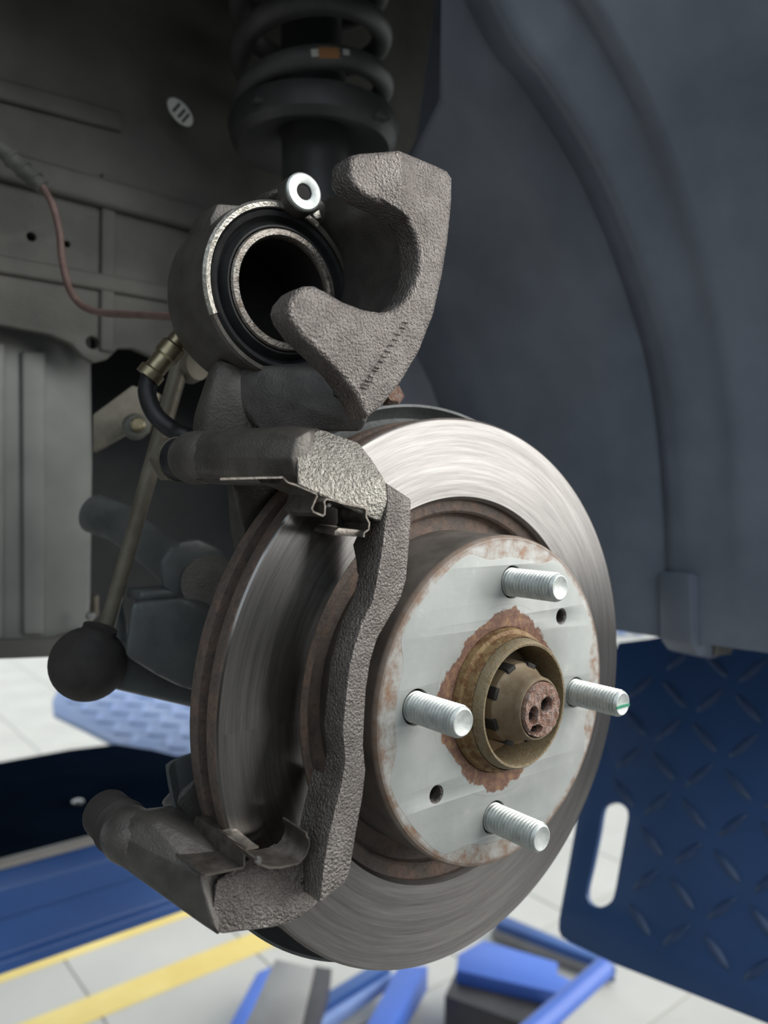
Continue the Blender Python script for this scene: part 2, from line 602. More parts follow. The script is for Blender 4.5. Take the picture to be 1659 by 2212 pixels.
rows = [(0.315, 0.90, 0), (0.26, 0.93, 0), (0.20, 0.955, 0), (0.15, 0.975, 0), (0.10, 0.99, 0), (0.092, 0.99, 0), (0.086, 0.978, 0),
        (0.078, 0.978, 0), (0.073, 0.998, 0), (0.064, 1.02, 0), (0.055, 1.05, 0), (0.050, 1.045, 0), (0.042, 1.052, 0), (0.036, 1.09, 0.0), (0.0, 1.15, 0), (-0.012, 1.17, 0), (-0.02, 1.19, 0), (-0.026, 1.20, 0)]
v, f = [], []
NP = 60


def cut_row(r):
    pts = arch_row(*r)
    t0 = 0.0 if r[0] <= 0.101 else min(1.0, (r[0] - 0.10) / 0.20)
    k0 = (0.34 + 0.22 * t0 ** 0.7) * (len(pts) - 1) if r[0] > 0.101 else 0.0   # the strut tower is open above
    out = []
    for i in range(NP):
        k = k0 + (len(pts) - 1 - k0) * i / (NP - 1)
        i0_ = min(int(k), len(pts) - 2)
        out.append(pts[i0_].lerp(pts[i0_ + 1], k - i0_))
    return out


outer = [arch_row(*r) for r in rows if r[0] <= 0.101]
inner_rows = [[p - Vector((0, 0.0080, 0)) + Vector((p.x, 0, p.z)) * 0.004 for p in cut_row((0.1021, 0.99, 0))]] + [cut_row(r) for r in rows[::-1] if r[0] > 0.101]
for grp in (outer, inner_rows):
    o0 = len(v)
    n = len(grp[0])
    for r in grp:
        v += r
    for i in range(len(grp) - 1):
        for j in range(n - 1):
            f.append((o0 + i * n + j, o0 + i * n + j + 1, o0 + (i + 1) * n + j + 1, o0 + (i + 1) * n + j))
liner = empty('wheel_arch_liner', (0.30, 0.1, -0.02))
tag(liner, 'black plastic wheel arch liner with curved ridges behind the disc', 'fender liner')
sh = pydata('shell', v, f, M['liner'], liner, 60)
m = sh.modifiers.new('thick', 'SOLIDIFY')
m.thickness = 0.004
m.offset = 1
# foot of the liner with its lug
ft = [P(1338, 1240, 0.17), P(1338, 1335, 0.17), P(1480, 1352, 0.13), P(1480, 1240, 0.13)]
prism('foot_flap', ft, (0.012, 0.02, 0), M['liner'], liner, 0.002)
lug = [P(1490, 1240, 0.075), P(1494, 1395, 0.075), P(1510, 1420, 0.075), P(1545, 1425, 0.075), P(1585, 1410, 0.075), P(1600, 1340, 0.075), P(1605, 1240, 0.075)]
prism('lug', lug, (0.006, 0.03, 0), M['liner'], liner, 0.003)
prism('clip_tab', [P(1545, 1372, 0.073), P(1545, 1418, 0.073), P(1582, 1414, 0.073), P(1582, 1370, 0.073)], (0, 0.006, 0), M['sleeve'], liner, 0.001)
# fixing stud seen on the liner
turned('fixing_pin', [(0, 0), (0.006, 0), (0.007, 0.002), (0, 0.003)], M['black'], liner, P(1350, 250, 0.075), (-0.7, -0.5, -0.5), 20)

# ---- body around the wheel arch (mostly outside the picture; it shades the well)
arch = [(p.x * 1.24 if p.x > 0 else p.x * 1.15, p.z * 1.22) for p in prof2]
fo = [(-1.3, -0.05), (-1.3, 0.62), (1.1, 0.62), (1.1, -0.05), (arch[-1][0], -0.05)] + arch[::-1] + [(arch[0][0], -0.05)]
fend = struct(plate2d('wall_fender', [fo], -0.036, -0.027, M['black']))
hood = struct(box('ceiling_bonnet', (-1.3, -0.03, 0.62), (1.1, 1.75, 0.66), M['black']))
under = struct(box('ceiling_underbody', (-1.9, 0.47, -0.04), (0.75, 1.12, 0.10), M['underseal']))
bay = struct(box('wall_bay_backing', (-1.3, 0.45, -0.04), (1.1, 0.47, 0.62), M['black']))  # black sheet standing in for the dark void behind the knuckle

# ---- inner panels of the wheel well
inner = empty('inner_wing_panel', P(200, 700, 0.33))
tag(inner, 'dull grey inner wing panel with seams and holes at upper left', 'body panel')
outl = [P(-900, -1000, 0.33), P(1080, -1000, 0.33), P(900, 300, 0.33), P(760, 560, 0.33), P(560, 700, 0.33), P(470, 760, 0.33), P(330, 770, 0.33), P(290, 752, 0.33), P(255, 752, 0.33),
        P(232, 776, 0.33), P(205, 783, 0.33), P(180, 770, 0.33), P(155, 742, 0.33), P(110, 722, 0.33), P(0, 700, 0.33), P(-900, 600, 0.33)]
ho = P(200, 740, 0.33)
h2, h3, h4 = P(68, 511, 0.33), P(145, 527, 0.33), P(1050, -900, 0.33)
plate2d('panel', [[(p.x, p.z) for p in outl], circle(ho.x, ho.z, 0.0045, 20), circle(h2.x, h2.z, 0.003, 16), circle(h3.x, h3.z, 0.0022, 16)],
        0.33, 0.338, M['underseal'], inner, 0.0008, 1)


def rail(name, a, b, y, hgt, dep, mat, par):
    a, b = P(*a, y), P(*b, y)
    t = (b - a).normalized()
    u = Vector((0, -1, 0)).cross(t).normalized() * hgt / 2
    prism(name, [a + u, b + u, b - u, a - u], (0, -dep, 0), mat, par, min(hgt, dep) * 0.4, 3)


rail('seam', (-300, 120), (260, 268), 0.331, 0.014, 0.006, M['underseal'], inner)
rail('seam', (-300, 280), (470, 490), 0.331, 0.020, 0.009, M['underseal'], inner)
rail('seam', (-300, 520), (380, 640), 0.331, 0.012, 0.005, M['underseal'], inner)
rail('seam', (232, 380), (228, 760), 0.331, 0.010, 0.004, M['underseal'], inner)
# dark upper wall of the well
# added unseen walls behind and at left: block sky light, darken reflections
struct(box('wall_blocker_back', (-3.6, -2.75, FZ), (1.25, -2.6, 0.8), M['blockwall']))
struct(box('wall_blocker_side', (-3.75, -2.75, FZ), (-3.6, 3.5, 1.2), M['blockwall']))
# added unseen asphalt gives the disc a dark reflection, bright concrete beyond
struct(box('floor_asphalt_added', (2.4, -14, FZ - 0.02), (8.6, -0.9, FZ + 0.002), M['asphalt']))
struct(box('floor_grey_added', (-3.55, -2.58, FZ - 0.01), (2.3, 0.25, FZ + 0.003), M['greyfloor']))  # added unseen strip, dark so the disc's left side reflects less
uw = struct(plate2d('wall_inner_wing', [[(-0.7, 0.30), (-0.7, 0.64), (0.55, 0.64), (0.55, 0.05), (0.06, 0.18), (0.0, 0.20)]], 0.352, 0.362, M['liner']))
clp = P(390, 243, 0.31)
cl = empty('panel_clip', clp)
tag(cl, 'shiny silver oval clip on the dark wall above the sensor lead', 'clip')
e1, e2 = Vector((0.80, 0, -0.60)), Vector((0.60, 0, 0.80))
nn = Vector((-0.50, -0.80, -0.30)).normalized()
e1 = (e1 - nn * e1.dot(nn)).normalized()
e2 = nn.cross(e1)
if e2.z < 0:
    e2 = -e2
ov = [(0.0112 * math.cos(2 * math.pi * i / 24), 0.0062 * math.sin(2 * math.pi * i / 24)) for i in range(24)]
plate2d('head', [ov], 0, 0.003, M['bright'], cl, 0.0008, 1, frame=(clp, e1, e2, nn))
plate2d('shank', [[(u * 0.5, w * 0.5) for u, w in ov]], -0.024, 0.0005, M['steel'], cl, 0.0002, 1, frame=(clp, e1, e2, nn))
for k in (-0.004, 0.001, 0.005):
    plate2d('ridge', [[(k, -0.0038), (k + 0.0016, -0.0034), (k + 0.0012, 0.0036), (k - 0.0004, 0.0040)]], 0.003, 0.0042, M['black'], cl, 0.0002, 1, frame=(clp, e1, e2, nn))

# ---- grey chassis leg at left
leg = empty('chassis_leg', P(100, 1400, 0.36))
tag(leg, 'grey box-shaped chassis leg at the left edge below the inner panel', 'chassis')
lp = [P(-500, 600, 0.36), P(197, 620, 0.36), P(202, 1000, 0.36), P(198, 1300, 0.36), P(190, 1385, 0.36), P(120, 1416, 0.36), P(-60, 1425, 0.36), P(-500, 1440, 0.36)]
prism('box_section', lp, (0.0, 0.22, 0.0), M['panel'], leg, 0.004, 3)
for px_ in (70,):
    prism('rib', [P(px_ - 26, 760, 0.36), P(px_ + 26, 760, 0.36), P(px_ + 22, 1370, 0.36), P(px_ - 22, 1370, 0.36)], (0, -0.004, 0), M['panel'], leg, 0.0036, 4)
prism('rib', [P(-120, 740, 0.36), P(8, 740, 0.36), P(2, 1380, 0.36), P(-120, 1380, 0.36)], (0, -0.006, 0), M['panel'], leg, 0.0055, 4)
prism('flange', [P(-300, 1390, 0.355), P(110, 1375, 0.355), P(185, 1352, 0.355), P(205, 1385, 0.355), P(115, 1417, 0.355), P(-300, 1432, 0.355)], (0, -0.006, 0), M['underseal'], leg, 0.002)
turned('drain_bolt', [(0, 0), (0.0032, 0), (0.0036, 0.002), (0.002, 0.004), (0, 0.004)], M['steel'], leg, P(196, 1330, 0.345), (-0.4, -0.9, 0.1), 12)
prism('edge_tab', [P(202, 1290, 0.37), P(214, 1285, 0.37), P(214, 1330, 0.37), P(204, 1338, 0.37)], (0, 0.01, 0), M['linkrod'], leg, 0.001)

# ================================================================== THE LIFT
runway = empty('lift_runway', (0.0, 0.95, -0.51))
tag(runway, 'long navy and blue lift runway under the car at lower left', 'car lift')
YB = 0.768
zt, zb = -0.35, -0.482
xs = (-1.6, 0.95)
bm = bmesh.new()
top = [Q(-900, 1800, zt), ]
deck = [Vector((-1.6, YB, zt)), Vector((0.95, YB, zt)), Vector((0.95, 0.93, zt))] + [Q(a, b, zt) for a, b in [(385, 1632), (330, 1618), (250, 1606), (150, 1618), (0, 1645)]] + [Vector((-0.35, 1.34, zt)), Vector((-1.6, 1.5, zt))]
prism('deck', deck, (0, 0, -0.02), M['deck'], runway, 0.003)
prism('side_beam', [(-1.6, YB + 0.004, zt - 0.006), (-1.6, YB - 0.014, zt - 0.030), (-1.6, YB - 0.014, zt - 0.062), (-1.6, YB - 0.004, zt - 0.072), (-1.6, YB - 0.004, zt - 0.112),
                    (-1.6, YB - 0.012, zt - 0.118), (-1.6, YB - 0.012, zb), (-1.6, YB + 0.10, zb), (-1.6, YB + 0.10, zt - 0.006)], (2.55, 0, 0), M['blue'], runway, 0.002)
prism('edge_strip', [(-1.6, YB - 0.004, zt + 0.002), (-1.6, YB - 0.010, zt - 0.004), (-1.6, YB - 0.006, zt - 0.010), (-1.6, YB + 0.004, zt)], (2.55, 0, 0), M['greypost'], runway, 0.001)
q = Q(168, 1735, zt)
turned('deck_bolt', [(0, 0), (0.008, 0), (0.008, 0.003), (0.004, 0.005), (0, 0.005)], M['steel'], runway, q, (0, 0, 1), 12)

# ---- diamond tread, one mesh for all
tbm = bmesh.new()
L, Wd, Ht = 0.0175, 0.0046, 0.0026
ring = []
for i in range(12):
    a = 2 * math.pi * i / 12
    ring.append(tbm.verts.new((L * math.cos(a), Wd * math.sin(a) * (1 - 0.25 * abs(math.cos(a))), 0)))
ring2 = []
for i in range(12):
    a = 2 * math.pi * i / 12
    ring2.append(tbm.verts.new((L * 0.72 * math.cos(a), Wd * 0.45 * math.sin(a), Ht)))
for i in range(12):
    tbm.faces.new((ring[i], ring[(i + 1) % 12], ring2[(i + 1) % 12], ring2[i]))
tbm.faces.new(ring2)


def tread_mesh(mat, k=1.0):
    b2 = tbm.copy()
    for vv in b2.verts:
        vv.co *= k
    me = bpy.data.meshes.new('tread')
    bmesh.ops.recalc_face_normals(b2, faces=b2.faces[:])
    b2.to_mesh(me)
    b2.free()
    me.materials.append(mat)
    me.shade_smooth()
    return me


def inside(p, poly):
    c = False
    n_ = len(poly)
    for i in range(n_):
        a, b = poly[i], poly[i - 1]
        if (a[1] > p[1]) != (b[1] > p[1]) and p[0] < (b[0] - a[0]) * (p[1] - a[1]) / (b[1] - a[1]) + a[0]:
            c = not c
    return c


def treads(par, me, frame, outline, holes, pitch, rot, margin_u=None):
    o, e1, e2, nn = frame
    us = [p[0] for p in outline]
    ws = [p[1] for p in outline]
    k = 0
    nu = int((max(us) - min(us)) / pitch) + 2
    nw = int((max(ws) - min(ws)) / pitch) + 2
    for i in range(nu):
        for j in range(nw):
            u = min(us) + pitch * (i + 0.3)
            w = min(ws) + pitch * (j + 0.3)
            test = [(u + dx, w + dy) for dx in (-0.013, 0.013) for dy in (-0.013, 0.013)]
            if not all(inside(t_, outline) for t_ in test) or any(inside(t_, h_) for t_ in test for h_ in holes):
                continue
            a = rot + (math.pi / 2 if (i + j) % 2 else 0)
            d1 = e1 * math.cos(a) + e2 * math.sin(a)
            d2 = nn.cross(d1)
            loc = o + e1 * u + e2 * w
            ob = bpy.data.objects.new('tread', me)
            col.objects.link(ob)
            ob.matrix_world = Matrix(((d1.x, d2.x, nn.x, loc.x), (d1.y, d2.y, nn.y, loc.y), (d1.z, d2.z, nn.z, loc.z), (0, 0, 0, 1)))
            ob.parent = par
            ob.matrix_parent_inverse = par.matrix_basis.inverted()
            k += 1
    return k


# ---- raised tread-plate flap at lower right, with a hand slot
fo_ = Vector((0.386, 0.266, -0.35))
fe1 = Vector((0.022, -0.20, 0)).normalized()
fe2 = Vector((0.31, 0.03, 0.95))
fe2 = (fe2 - fe1 * fe2.dot(fe1)).normalized()
fn = fe1.cross(fe2).normalized()
if fn.dot(CAM - fo_) < 0:
    fn = -fn


def fuv(px, py):
    p = PL(px, py, fo_, fn) - fo_
    return (p.dot(fe1), p.dot(fe2))


out_px = [(1207, 1985), (1206, 2008), (1212, 2024), (1230, 2036), (1330, 2084), (1500, 2150), (1800, 2268), (2300, 2460), (2300, 1385), (1659, 1376), (1500, 1362), (1400, 1380), (1335, 1388), (1290, 1500), (1240, 1800)]
fout = [fuv(*p) for p in out_px]
sl_px = [(1316, 1737), (1334, 1735), (1350, 1744), (1356, 1762), (1350, 1800), (1338, 1868), (1326, 1932), (1316, 1950), (1298, 1959), (1280, 1956), (1269, 1942), (1268, 1920), (1280, 1868), (1294, 1800), (1303, 1750)]
fsl = [fuv(*p) for p in sl_px]
fsl_s = [(p.x, p.y) for p in ccr([(a, b, 0) for a, b in fsl], 4)]
flap = empty('tread_plate_flap', fo_)
tag(flap, 'navy blue diamond tread plate flap with a slot at lower right', 'ramp plate')
plate2d('plate', [fout, fsl_s], -0.008, 0.0, M['navy'], flap, 0.001, 1, frame=(fo_, fe1, fe2, fn))
cnt = treads(flap, tread_mesh(M['tread']), (fo_, fe1, fe2, fn), fout, [fsl], 0.036, math.radians(50))

# ---- far pale-blue tread plate seen under the car
pz = -0.376
far_px = [(128, 1486), (113, 1512), (116, 1540), (180, 1570), (250, 1605), (330, 1622), (400, 1640), (560, 1650), (560, 1480), (300, 1440)]
fp = [Q(a, b, pz) for a, b in far_px]
far = empty('far_tread_plate', fp[2])
tag(far, 'pale blue diamond tread plate seen beneath the ball joint', 'ramp plate')
ex, ey, ez = Vector((1, 0, 0)), Vector((0, 1, 0)), Vector((0, 0, 1))
fo2 = Vector((0, 0, pz))
fpo = [(p.x, p.y) for p in fp]
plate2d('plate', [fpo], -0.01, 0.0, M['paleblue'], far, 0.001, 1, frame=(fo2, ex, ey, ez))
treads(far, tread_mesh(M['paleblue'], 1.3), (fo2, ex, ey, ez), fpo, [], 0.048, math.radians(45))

# ---- pieces of the lift base on the floor
blk = empty('lift_base_block', Q(1100, 2100, -0.98))
tag(blk, 'bright blue steel block lying beyond the lower right of the disc', 'lift part')
top = [Q(1045, 2030, -0.97), Q(1205, 2078, -0.97), Q(1200, 2100, -0.97), Q(1236, 2118, -0.97), Q(1215, 2147, -0.97), Q(985, 2095, -0.97), Q(990, 2060, -0.97)]
prism('block', top, (0, 0, -0.05), M['skyblue'], blk, 0.003)
shadow_outline = [Q(985, 2096, -1.0), Q(1215, 2150, -1.0), Q(1140, 2215, -1.0), Q(960, 2150, -1.0)]
prism('foot', shadow_outline, (0, 0, -0.095), M['liftdark'], blk, 0.003)  # dark slab stands in for the shadow beneath the block

bar = empty('lift_handle_bar', Q(1150, 2212, -0.9))
tag(bar, 'shiny blue round bar rising at the bottom right of the disc', 'lift part')
a, b = Q(1305, 2092, -0.88), Q(1080, 2290, -0.88)
tube('bar', [a, a.lerp(b, 0.5), b], 0.021, M['skyblue'], bar, 24)
turned('end_cap', [(0, 0), (0.0215, 0), (0.0215, 0.01), (0.017, 0.014), (0, 0.014)], M['blue'], bar, a, a - b, 24)

rails = empty('lift_base_rail', Q(1150, 2030, -1.06))
tag(rails, 'blue floor rail running behind the right lower edge of the disc', 'lift part')
prism('rail', [Q(1080, 1972, -1.05), Q(1300, 2064, -1.05), Q(1330, 2086, -1.05), Q(1290, 2075, -1.05), Q(1070, 1992, -1.05)], (0, 0, -0.045), M['blue'], rails, 0.003)
prism('ledge', [Q(1070, 1994, -1.07), Q(1290, 2077, -1.07), Q(1320, 2105, -1.07), Q(1060, 2008, -1.07)], (0, 0, -0.025), M['greypost'], rails, 0.003)

post = empty('scissor_arm', Q(620, 2230, -0.9))
tag(post, 'grey flat scissor arm of the lift below the disc', 'lift part')
prism('arm', [Q(595, 2070, -0.86), Q(680, 2090, -0.86), Q(652, 2212, -0.86), Q(620, 2330, -0.86), Q(480, 2310, -0.86), Q(545, 2180, -0.86)], (0, 0.01, -0.06), M['greypost'], post, 0.003)
prism('arm_side', [Q(680, 2085, -0.865), Q(718, 2092, -0.865), Q(655, 2280, -0.865), Q(622, 2320, -0.865)], (0, 0.01, -0.07), M['liftdark'], post, 0.002)

crs = empty('lift_cross_rail', Q(700, 2150, -1.0))
tag(crs, 'blue cross rail on the floor beneath the disc', 'lift part')
prism('rail', [Q(860, 2085, -1.02), Q(925, 2085, -1.02), Q(850, 2215, -1.02), Q(800, 2300, -1.02), Q(730, 2300, -1.02), Q(790, 2215, -1.02)], (0, 0, -0.06), M['skyblue'], crs, 0.004)
prism('rib', [Q(800, 2085, -1.03), Q(845, 2087, -1.03), Q(610, 2230, -1.03), Q(590, 2212, -1.03)], (0, 0, -0.03), M['blue'], crs, 0.003)
prism('rib', [Q(840, 2100, -1.045), Q(858, 2100, -1.045), Q(660, 2235, -1.045), Q(640, 2222, -1.045)], (0, 0, -0.03), M['paleblue'], crs, 0.003)
prism('rib', [Q(555, 2100, -1.03), Q(590, 2085, -1.03), Q(520, 2230, -1.03), Q(470, 2260, -1.03)], (0, 0, -0.03), M['skyblue'], crs, 0.003)

# distant posts seen in the gap under the liner
for k_, (xa, xb) in enumerate(((1338, 1352), (1376, 1392))):
    a = Q(xa, 1372, FZ)
    b = Q(xb, 1372, FZ)
    o = empty('workshop_post', (a + b) / 2)
    tag(o, ('blue post standing far off, nearest the disc in the gap under the liner', 'blue post standing far off in the middle of the gap under the liner')[k_], 'post', 'distant posts')
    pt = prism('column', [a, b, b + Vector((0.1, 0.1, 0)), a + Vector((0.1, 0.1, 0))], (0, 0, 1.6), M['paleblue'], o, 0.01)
    box('foot_plate', (min(a.x, b.x) + 0.03, min(a.y, b.y) + 0.03, FZ), (max(a.x, b.x) + 0.06, max(a.y, b.y) + 0.06, FZ + 0.02), M['blue'], o, 0.003)

# ================================================================== BRAKE DISC
disc = empty('brake_disc', (0, 0.0256, -0.1216))
tag(disc, 'vented steel brake disc with rusty rim and grey hat', 'brake disc')
YF, YR = 0.0256, 0.0476
lathe('outer_plate', [(0.0850, YF + 0.0020), (0.0864, YF), (0.1205, YF), (0.1213, YF + 0.0006), (0.1216, YF + 0.0013), (0.1216, YF + 0.0072), (0.0853, YF + 0.0072)], None, disc, seg=192, closed=True)
op = disc.children[0]
op.data.materials.append(M['machined'])
op.data.materials.append(M['rim'])
for p_ in op.data.polygons:
    c_ = p_.center
    r_ = math.hypot(c_.x, c_.z)
    p_.material_index = 1 if (c_.y > YF + 0.0005 and r_ > 0.12) or (c_.y > YF + 0.004) else 0
lathe('inner_plate', [(0.080, YR - 0.0072), (0.1213, YR - 0.0072), (0.1216, YR - 0.0066), (0.1216, YR - 0.001), (0.1208, YR), (0.080, YR)], M['rim'], disc, seg=160, closed=True)
lathe('vent_core', [(0.095, YF + 0.0071), (0.1135, YF + 0.0071), (0.1135, YR - 0.0071), (0.095, YR - 0.0071)], M['cast_shaded'], disc, seg=96, closed=True)
# undercut ring between friction ring and hat
lathe('throat', [(0.0705, 0.0350), (0.0772, 0.0355), (0.0785, 0.0345), (0.0790, 0.0312), (0.0800, 0.0302), (0.0850, 0.0296), (0.0854, 0.0270), (0.0856, 0.0330), (0.0856, 0.042), (0.0705, 0.042)],
      M['rim'], disc, seg=160, closed=True)
sa = [STUD0 + math.pi / 2 * k for k in range(4)]
hs = [(0.0500 * math.cos(STUD0 + math.pi / 4 + k * math.pi), 0.0500 * math.sin(STUD0 + math.pi / 4 + k * math.pi)) for k in (0, 1)]
loops = [circle(0, 0, 0.0682, 144), circle(0, 0, 0.0308, 72)] + [circle(0.05 * math.cos(a), 0.05 * math.sin(a), 0.0071, 36) for a in sa] + [circle(x, z, 0.0037, 28) for x, z in hs]
plate2d('hat_face', loops, 0.0, 0.006, M['hat'], disc, 0.0003, 1)
lathe('hat_wall', [(0.0682, 0.0), (0.0690, 0.0003), (0.0697, 0.0012), (0.0700, 0.0026), (0.0703, 0.015), (0.0706, 0.027), (0.0709, 0.0355), (0.060, 0.0355), (0.060, 0.006), (0.0681, 0.0057)], M['hat'], disc, seg=160, closed=True)
for x, z in hs:     # threaded extractor holes
    pr = []
    for k in range(7):
        pr += [(0.0037, 0.0004 + k * 0.0011), (0.0031, 0.0004 + k * 0.0011 + 0.00055)]
    lathe('threaded_hole', pr + [(0.0031, 0.009), (0, 0.0092)], M['cast'], disc, (x, z), 28, 20)

# ================================================================== HUB
hub = empty('wheel_hub', (0, 0.012, -0.031))
tag(hub, 'rusty wheel hub with ochre pilot ring and four zinc studs', 'wheel hub')
lathe('pilot_ring', [(0.0306, 0.008), (0.0306, -0.0008), (0.0300, -0.0028), (0.0290, -0.0034), (0.0284, -0.0036), (0.0280, -0.0050), (0.0279, -0.0072), (0.0276, -0.0078)], M['hubrust'], hub, seg=96,
      wob=lambda a, y: 0.003 * math.sin(11 * a + 300 * y) + 0.002 * math.sin(23 * a))
lathe('pilot_lip', [(0.0240, 0.012), (0.0243, -0.0112), (0.0247, -0.0123), (0.0256, -0.0124), (0.0263, -0.0116), (0.0272, -0.0085), (0.0274, -0.0072), (0.0274, 0.012)], M['hubtan'], hub, seg=96)
lathe('flange', [(0.020, 0.0066), (0.062, 0.0066), (0.063, 0.008), (0.063, 0.016), (0.020, 0.016)], M['cast_shaded'], hub, seg=72, closed=True)
lathe('bore_floor', [(0.0245, 0.0065), (0.0, 0.0065)], M['hubrust'], hub, seg=48)
SL = 0.0255


def stud_profile():
    pr = [(0, 0.006), (0.0062, 0.006), (0.0062, 0.0005)]
    y = 0.0
    ptc = 0.00170
    while y > -SL + 0.0028:
        pr += [(0.00505, y), (0.00515, y - ptc * 0.12), (0.00608, y - ptc * 0.45), (0.00608, y - ptc * 0.62), (0.00515, y - ptc * 0.92)]
        y -= ptc
    pr += [(0.0055, y), (0.0058, y - 0.0004), (0.0056, -SL + 0.0009), (0.0050, -SL + 0.0001), (0.0047, -SL), (0.0030, -SL + 0.0004), (0.0, -SL + 0.0007)]
    return pr


for a in sa:
    lathe('wheel_stud', stud_profile(), M['zinc'], hub, (0.05 * math.cos(a), 0.05 * math.sin(a)), 32, 25)
rs = hub.children[-4]
gx, gz = 0.05 * math.cos(sa[0]), 0.05 * math.sin(sa[0])
mk = box('paint_mark', (gx - 0.0049, -SL - 0.0002, gz - 0.0016), (gx + 0.0049, -SL + 0.0012, gz - 0.0004), M['green'], rs)
mk['label'] = 'green paint stripe across the stud end'

# ================================================================== AXLE NUT AND SHAFT
axl = empty('axle_nut', (0, 0.0, -0.02))
tag(axl, 'tan castellated axle nut inside the hub pilot ring', 'axle nut')
lathe('nut_body', [(0.0222, 0.0064), (0.0224, 0.0045), (0.0176, 0.0035), (0.0172, -0.0070), (0.0168, -0.0086), (0.0160, -0.0094), (0.0152, -0.0102), (0.0144, -0.0125), (0.0136, -0.0145), (0.0131, -0.0165),
                   (0.0128, -0.0188), (0.0123, -0.0196), (0.0117, -0.0196), (0.0113, -0.0182), (0.0113, 0.002)], M['nut'], axl, seg=72)
for k in range(8):
    a = math.radians(22 + 45 * k)
    d = Vector((math.cos(a), 0, math.sin(a)))
    t = Vector((-math.sin(a), 0, math.cos(a)))
    pts = [d * r_ + t * s_ + Vector((0, y_, 0)) for r_ in (0.0150, 0.0175) for s_ in (-0.0026, 0.0026) for y_ in (-0.0020, -0.0099)]
    hull('slot', pts, M['recess_shade'], axl, 0.0006)  # solid near-black blocks stand in for the shaded slots
shf = empty('drive_shaft_end', (0, -0.019, -0.011))
tag(shf, 'rusty pitted drive shaft end poking out of the axle nut', 'drive shaft')
PITS = ((0.0024, 0.0016, 0.0034, 0.0030), (-0.0056, -0.0014, 0.0026, 0.0034), (-0.0040, -0.0074, 0.0034, 0.0018))


def pit(x, z):
    best = 0.0
    for (u, w, ra, rb) in PITS:
        q_ = math.sqrt(((x - u) / ra) ** 2 + ((z - w) / rb) ** 2)
        best = max(best, 1 - max(0.0, min(1.0, (q_ - 0.75) / 0.35)))
    return best


bm = bmesh.new()
NR, NS = 26, 96
c0 = bm.verts.new((0, -0.0212 + 0.0045 * pit(0, 0), 0))
vr = []
for i in range(1, NR):
    r_ = 0.0112 * i / (NR - 1)
    row = []
    for j in range(NS):
        a = 2 * math.pi * j / NS
        x, z = r_ * math.cos(a), r_ * math.sin(a)
        h_ = 0.0002 * math.sin(900 * x + 1) * math.sin(1100 * z) + 0.0001 * math.sin(2100 * x + 700 * z) + random.uniform(-0.00010, 0.00010)
        row.append(bm.verts.new((x, -0.0212 + h_ + 0.0045 * pit(x, z) + (0.0012 if i == NR - 1 else 0), z)))
    vr.append(row)
for j in range(NS):
    bm.faces.new((c0, vr[0][j], vr[0][(j + 1) % NS]))
    for i in range(len(vr) - 1):
        bm.faces.new((vr[i][j], vr[i + 1][j], vr[i + 1][(j + 1) % NS], vr[i][(j + 1) % NS]))
bk = [bm.verts.new((0.0110 * math.cos(2 * math.pi * j / NS), 0.004, 0.0110 * math.sin(2 * math.pi * j / NS))) for j in range(NS)]
for j in range(NS):
    bm.faces.new((vr[-1][j], bk[j], bk[(j + 1) % NS], vr[-1][(j + 1) % NS]))
so_ = frombm('shaft', bm, M['shaft'], shf, 60)
so_.data.materials.append(M['recess_shade'])
for p_ in so_.data.polygons:
    if p_.center.y > -0.0185 and math.hypot(p_.center.x, p_.center.z) < 0.0108:
        p_.material_index = 1  # shade of the pits painted by depth

# ================================================================== DUST SHIELD
shd = empty('dust_shield', (0, 0.056, -0.126))
tag(shd, 'thin grey dust shield behind the brake disc', 'dust shield')
a0, a1 = math.radians(-172), math.radians(118)
lathe('plate', [(0.040, 0.0585), (0.118, 0.0585), (0.1235, 0.0580), (0.1262, 0.0560), (0.1285, 0.0520), (0.1297, 0.0520), (0.1275, 0.0575), (0.124, 0.0598), (0.040, 0.060)], M['alloy'], shd, seg=120, a0=a0, a1=a1, closed=True)
bq = P(843, 858, 0.075)
turned('bolt_head', [(0, 0), (0.006, 0), (0.006, 0.004), (0.0045, 0.006), (0, 0.006)], M['shaft'], shd, bq, (-0.3, -0.9, 0.2), 6)

# ================================================================== CALIPER BRACKET
brk = empty('caliper_bracket', P(560, 1990, 0.02))
tag(brk, 'brown cast iron caliper bracket straddling the left edge of the disc', 'caliper bracket')
YO, YI = -0.002, 0.0100
barR = [(872, 1066), (889, 1078), (889, 1130), (879, 1250), (868, 1290), (845, 1330), (816, 1380), (801, 1430), (792, 1490), (788, 1560), (786, 1610), (791, 1665), (785, 1720), (770, 1800), (757, 1880), (748, 1905), (690, 1952)]
barL = [(699, 1875), (712, 1800), (726, 1740), (739, 1690), (746, 1640), (740, 1580), (748, 1500), (755, 1440), (765, 1400), (780, 1350), (804, 1300), (815, 1250), (828, 1170), (838, 1080), (835, 1042)]
bp = [P(a, b, YO) for a, b in barR + barL]
prism('tie_bar', bp, (0, YI - YO, 0), M['cast'], brk, 0.0009, 2, 30)
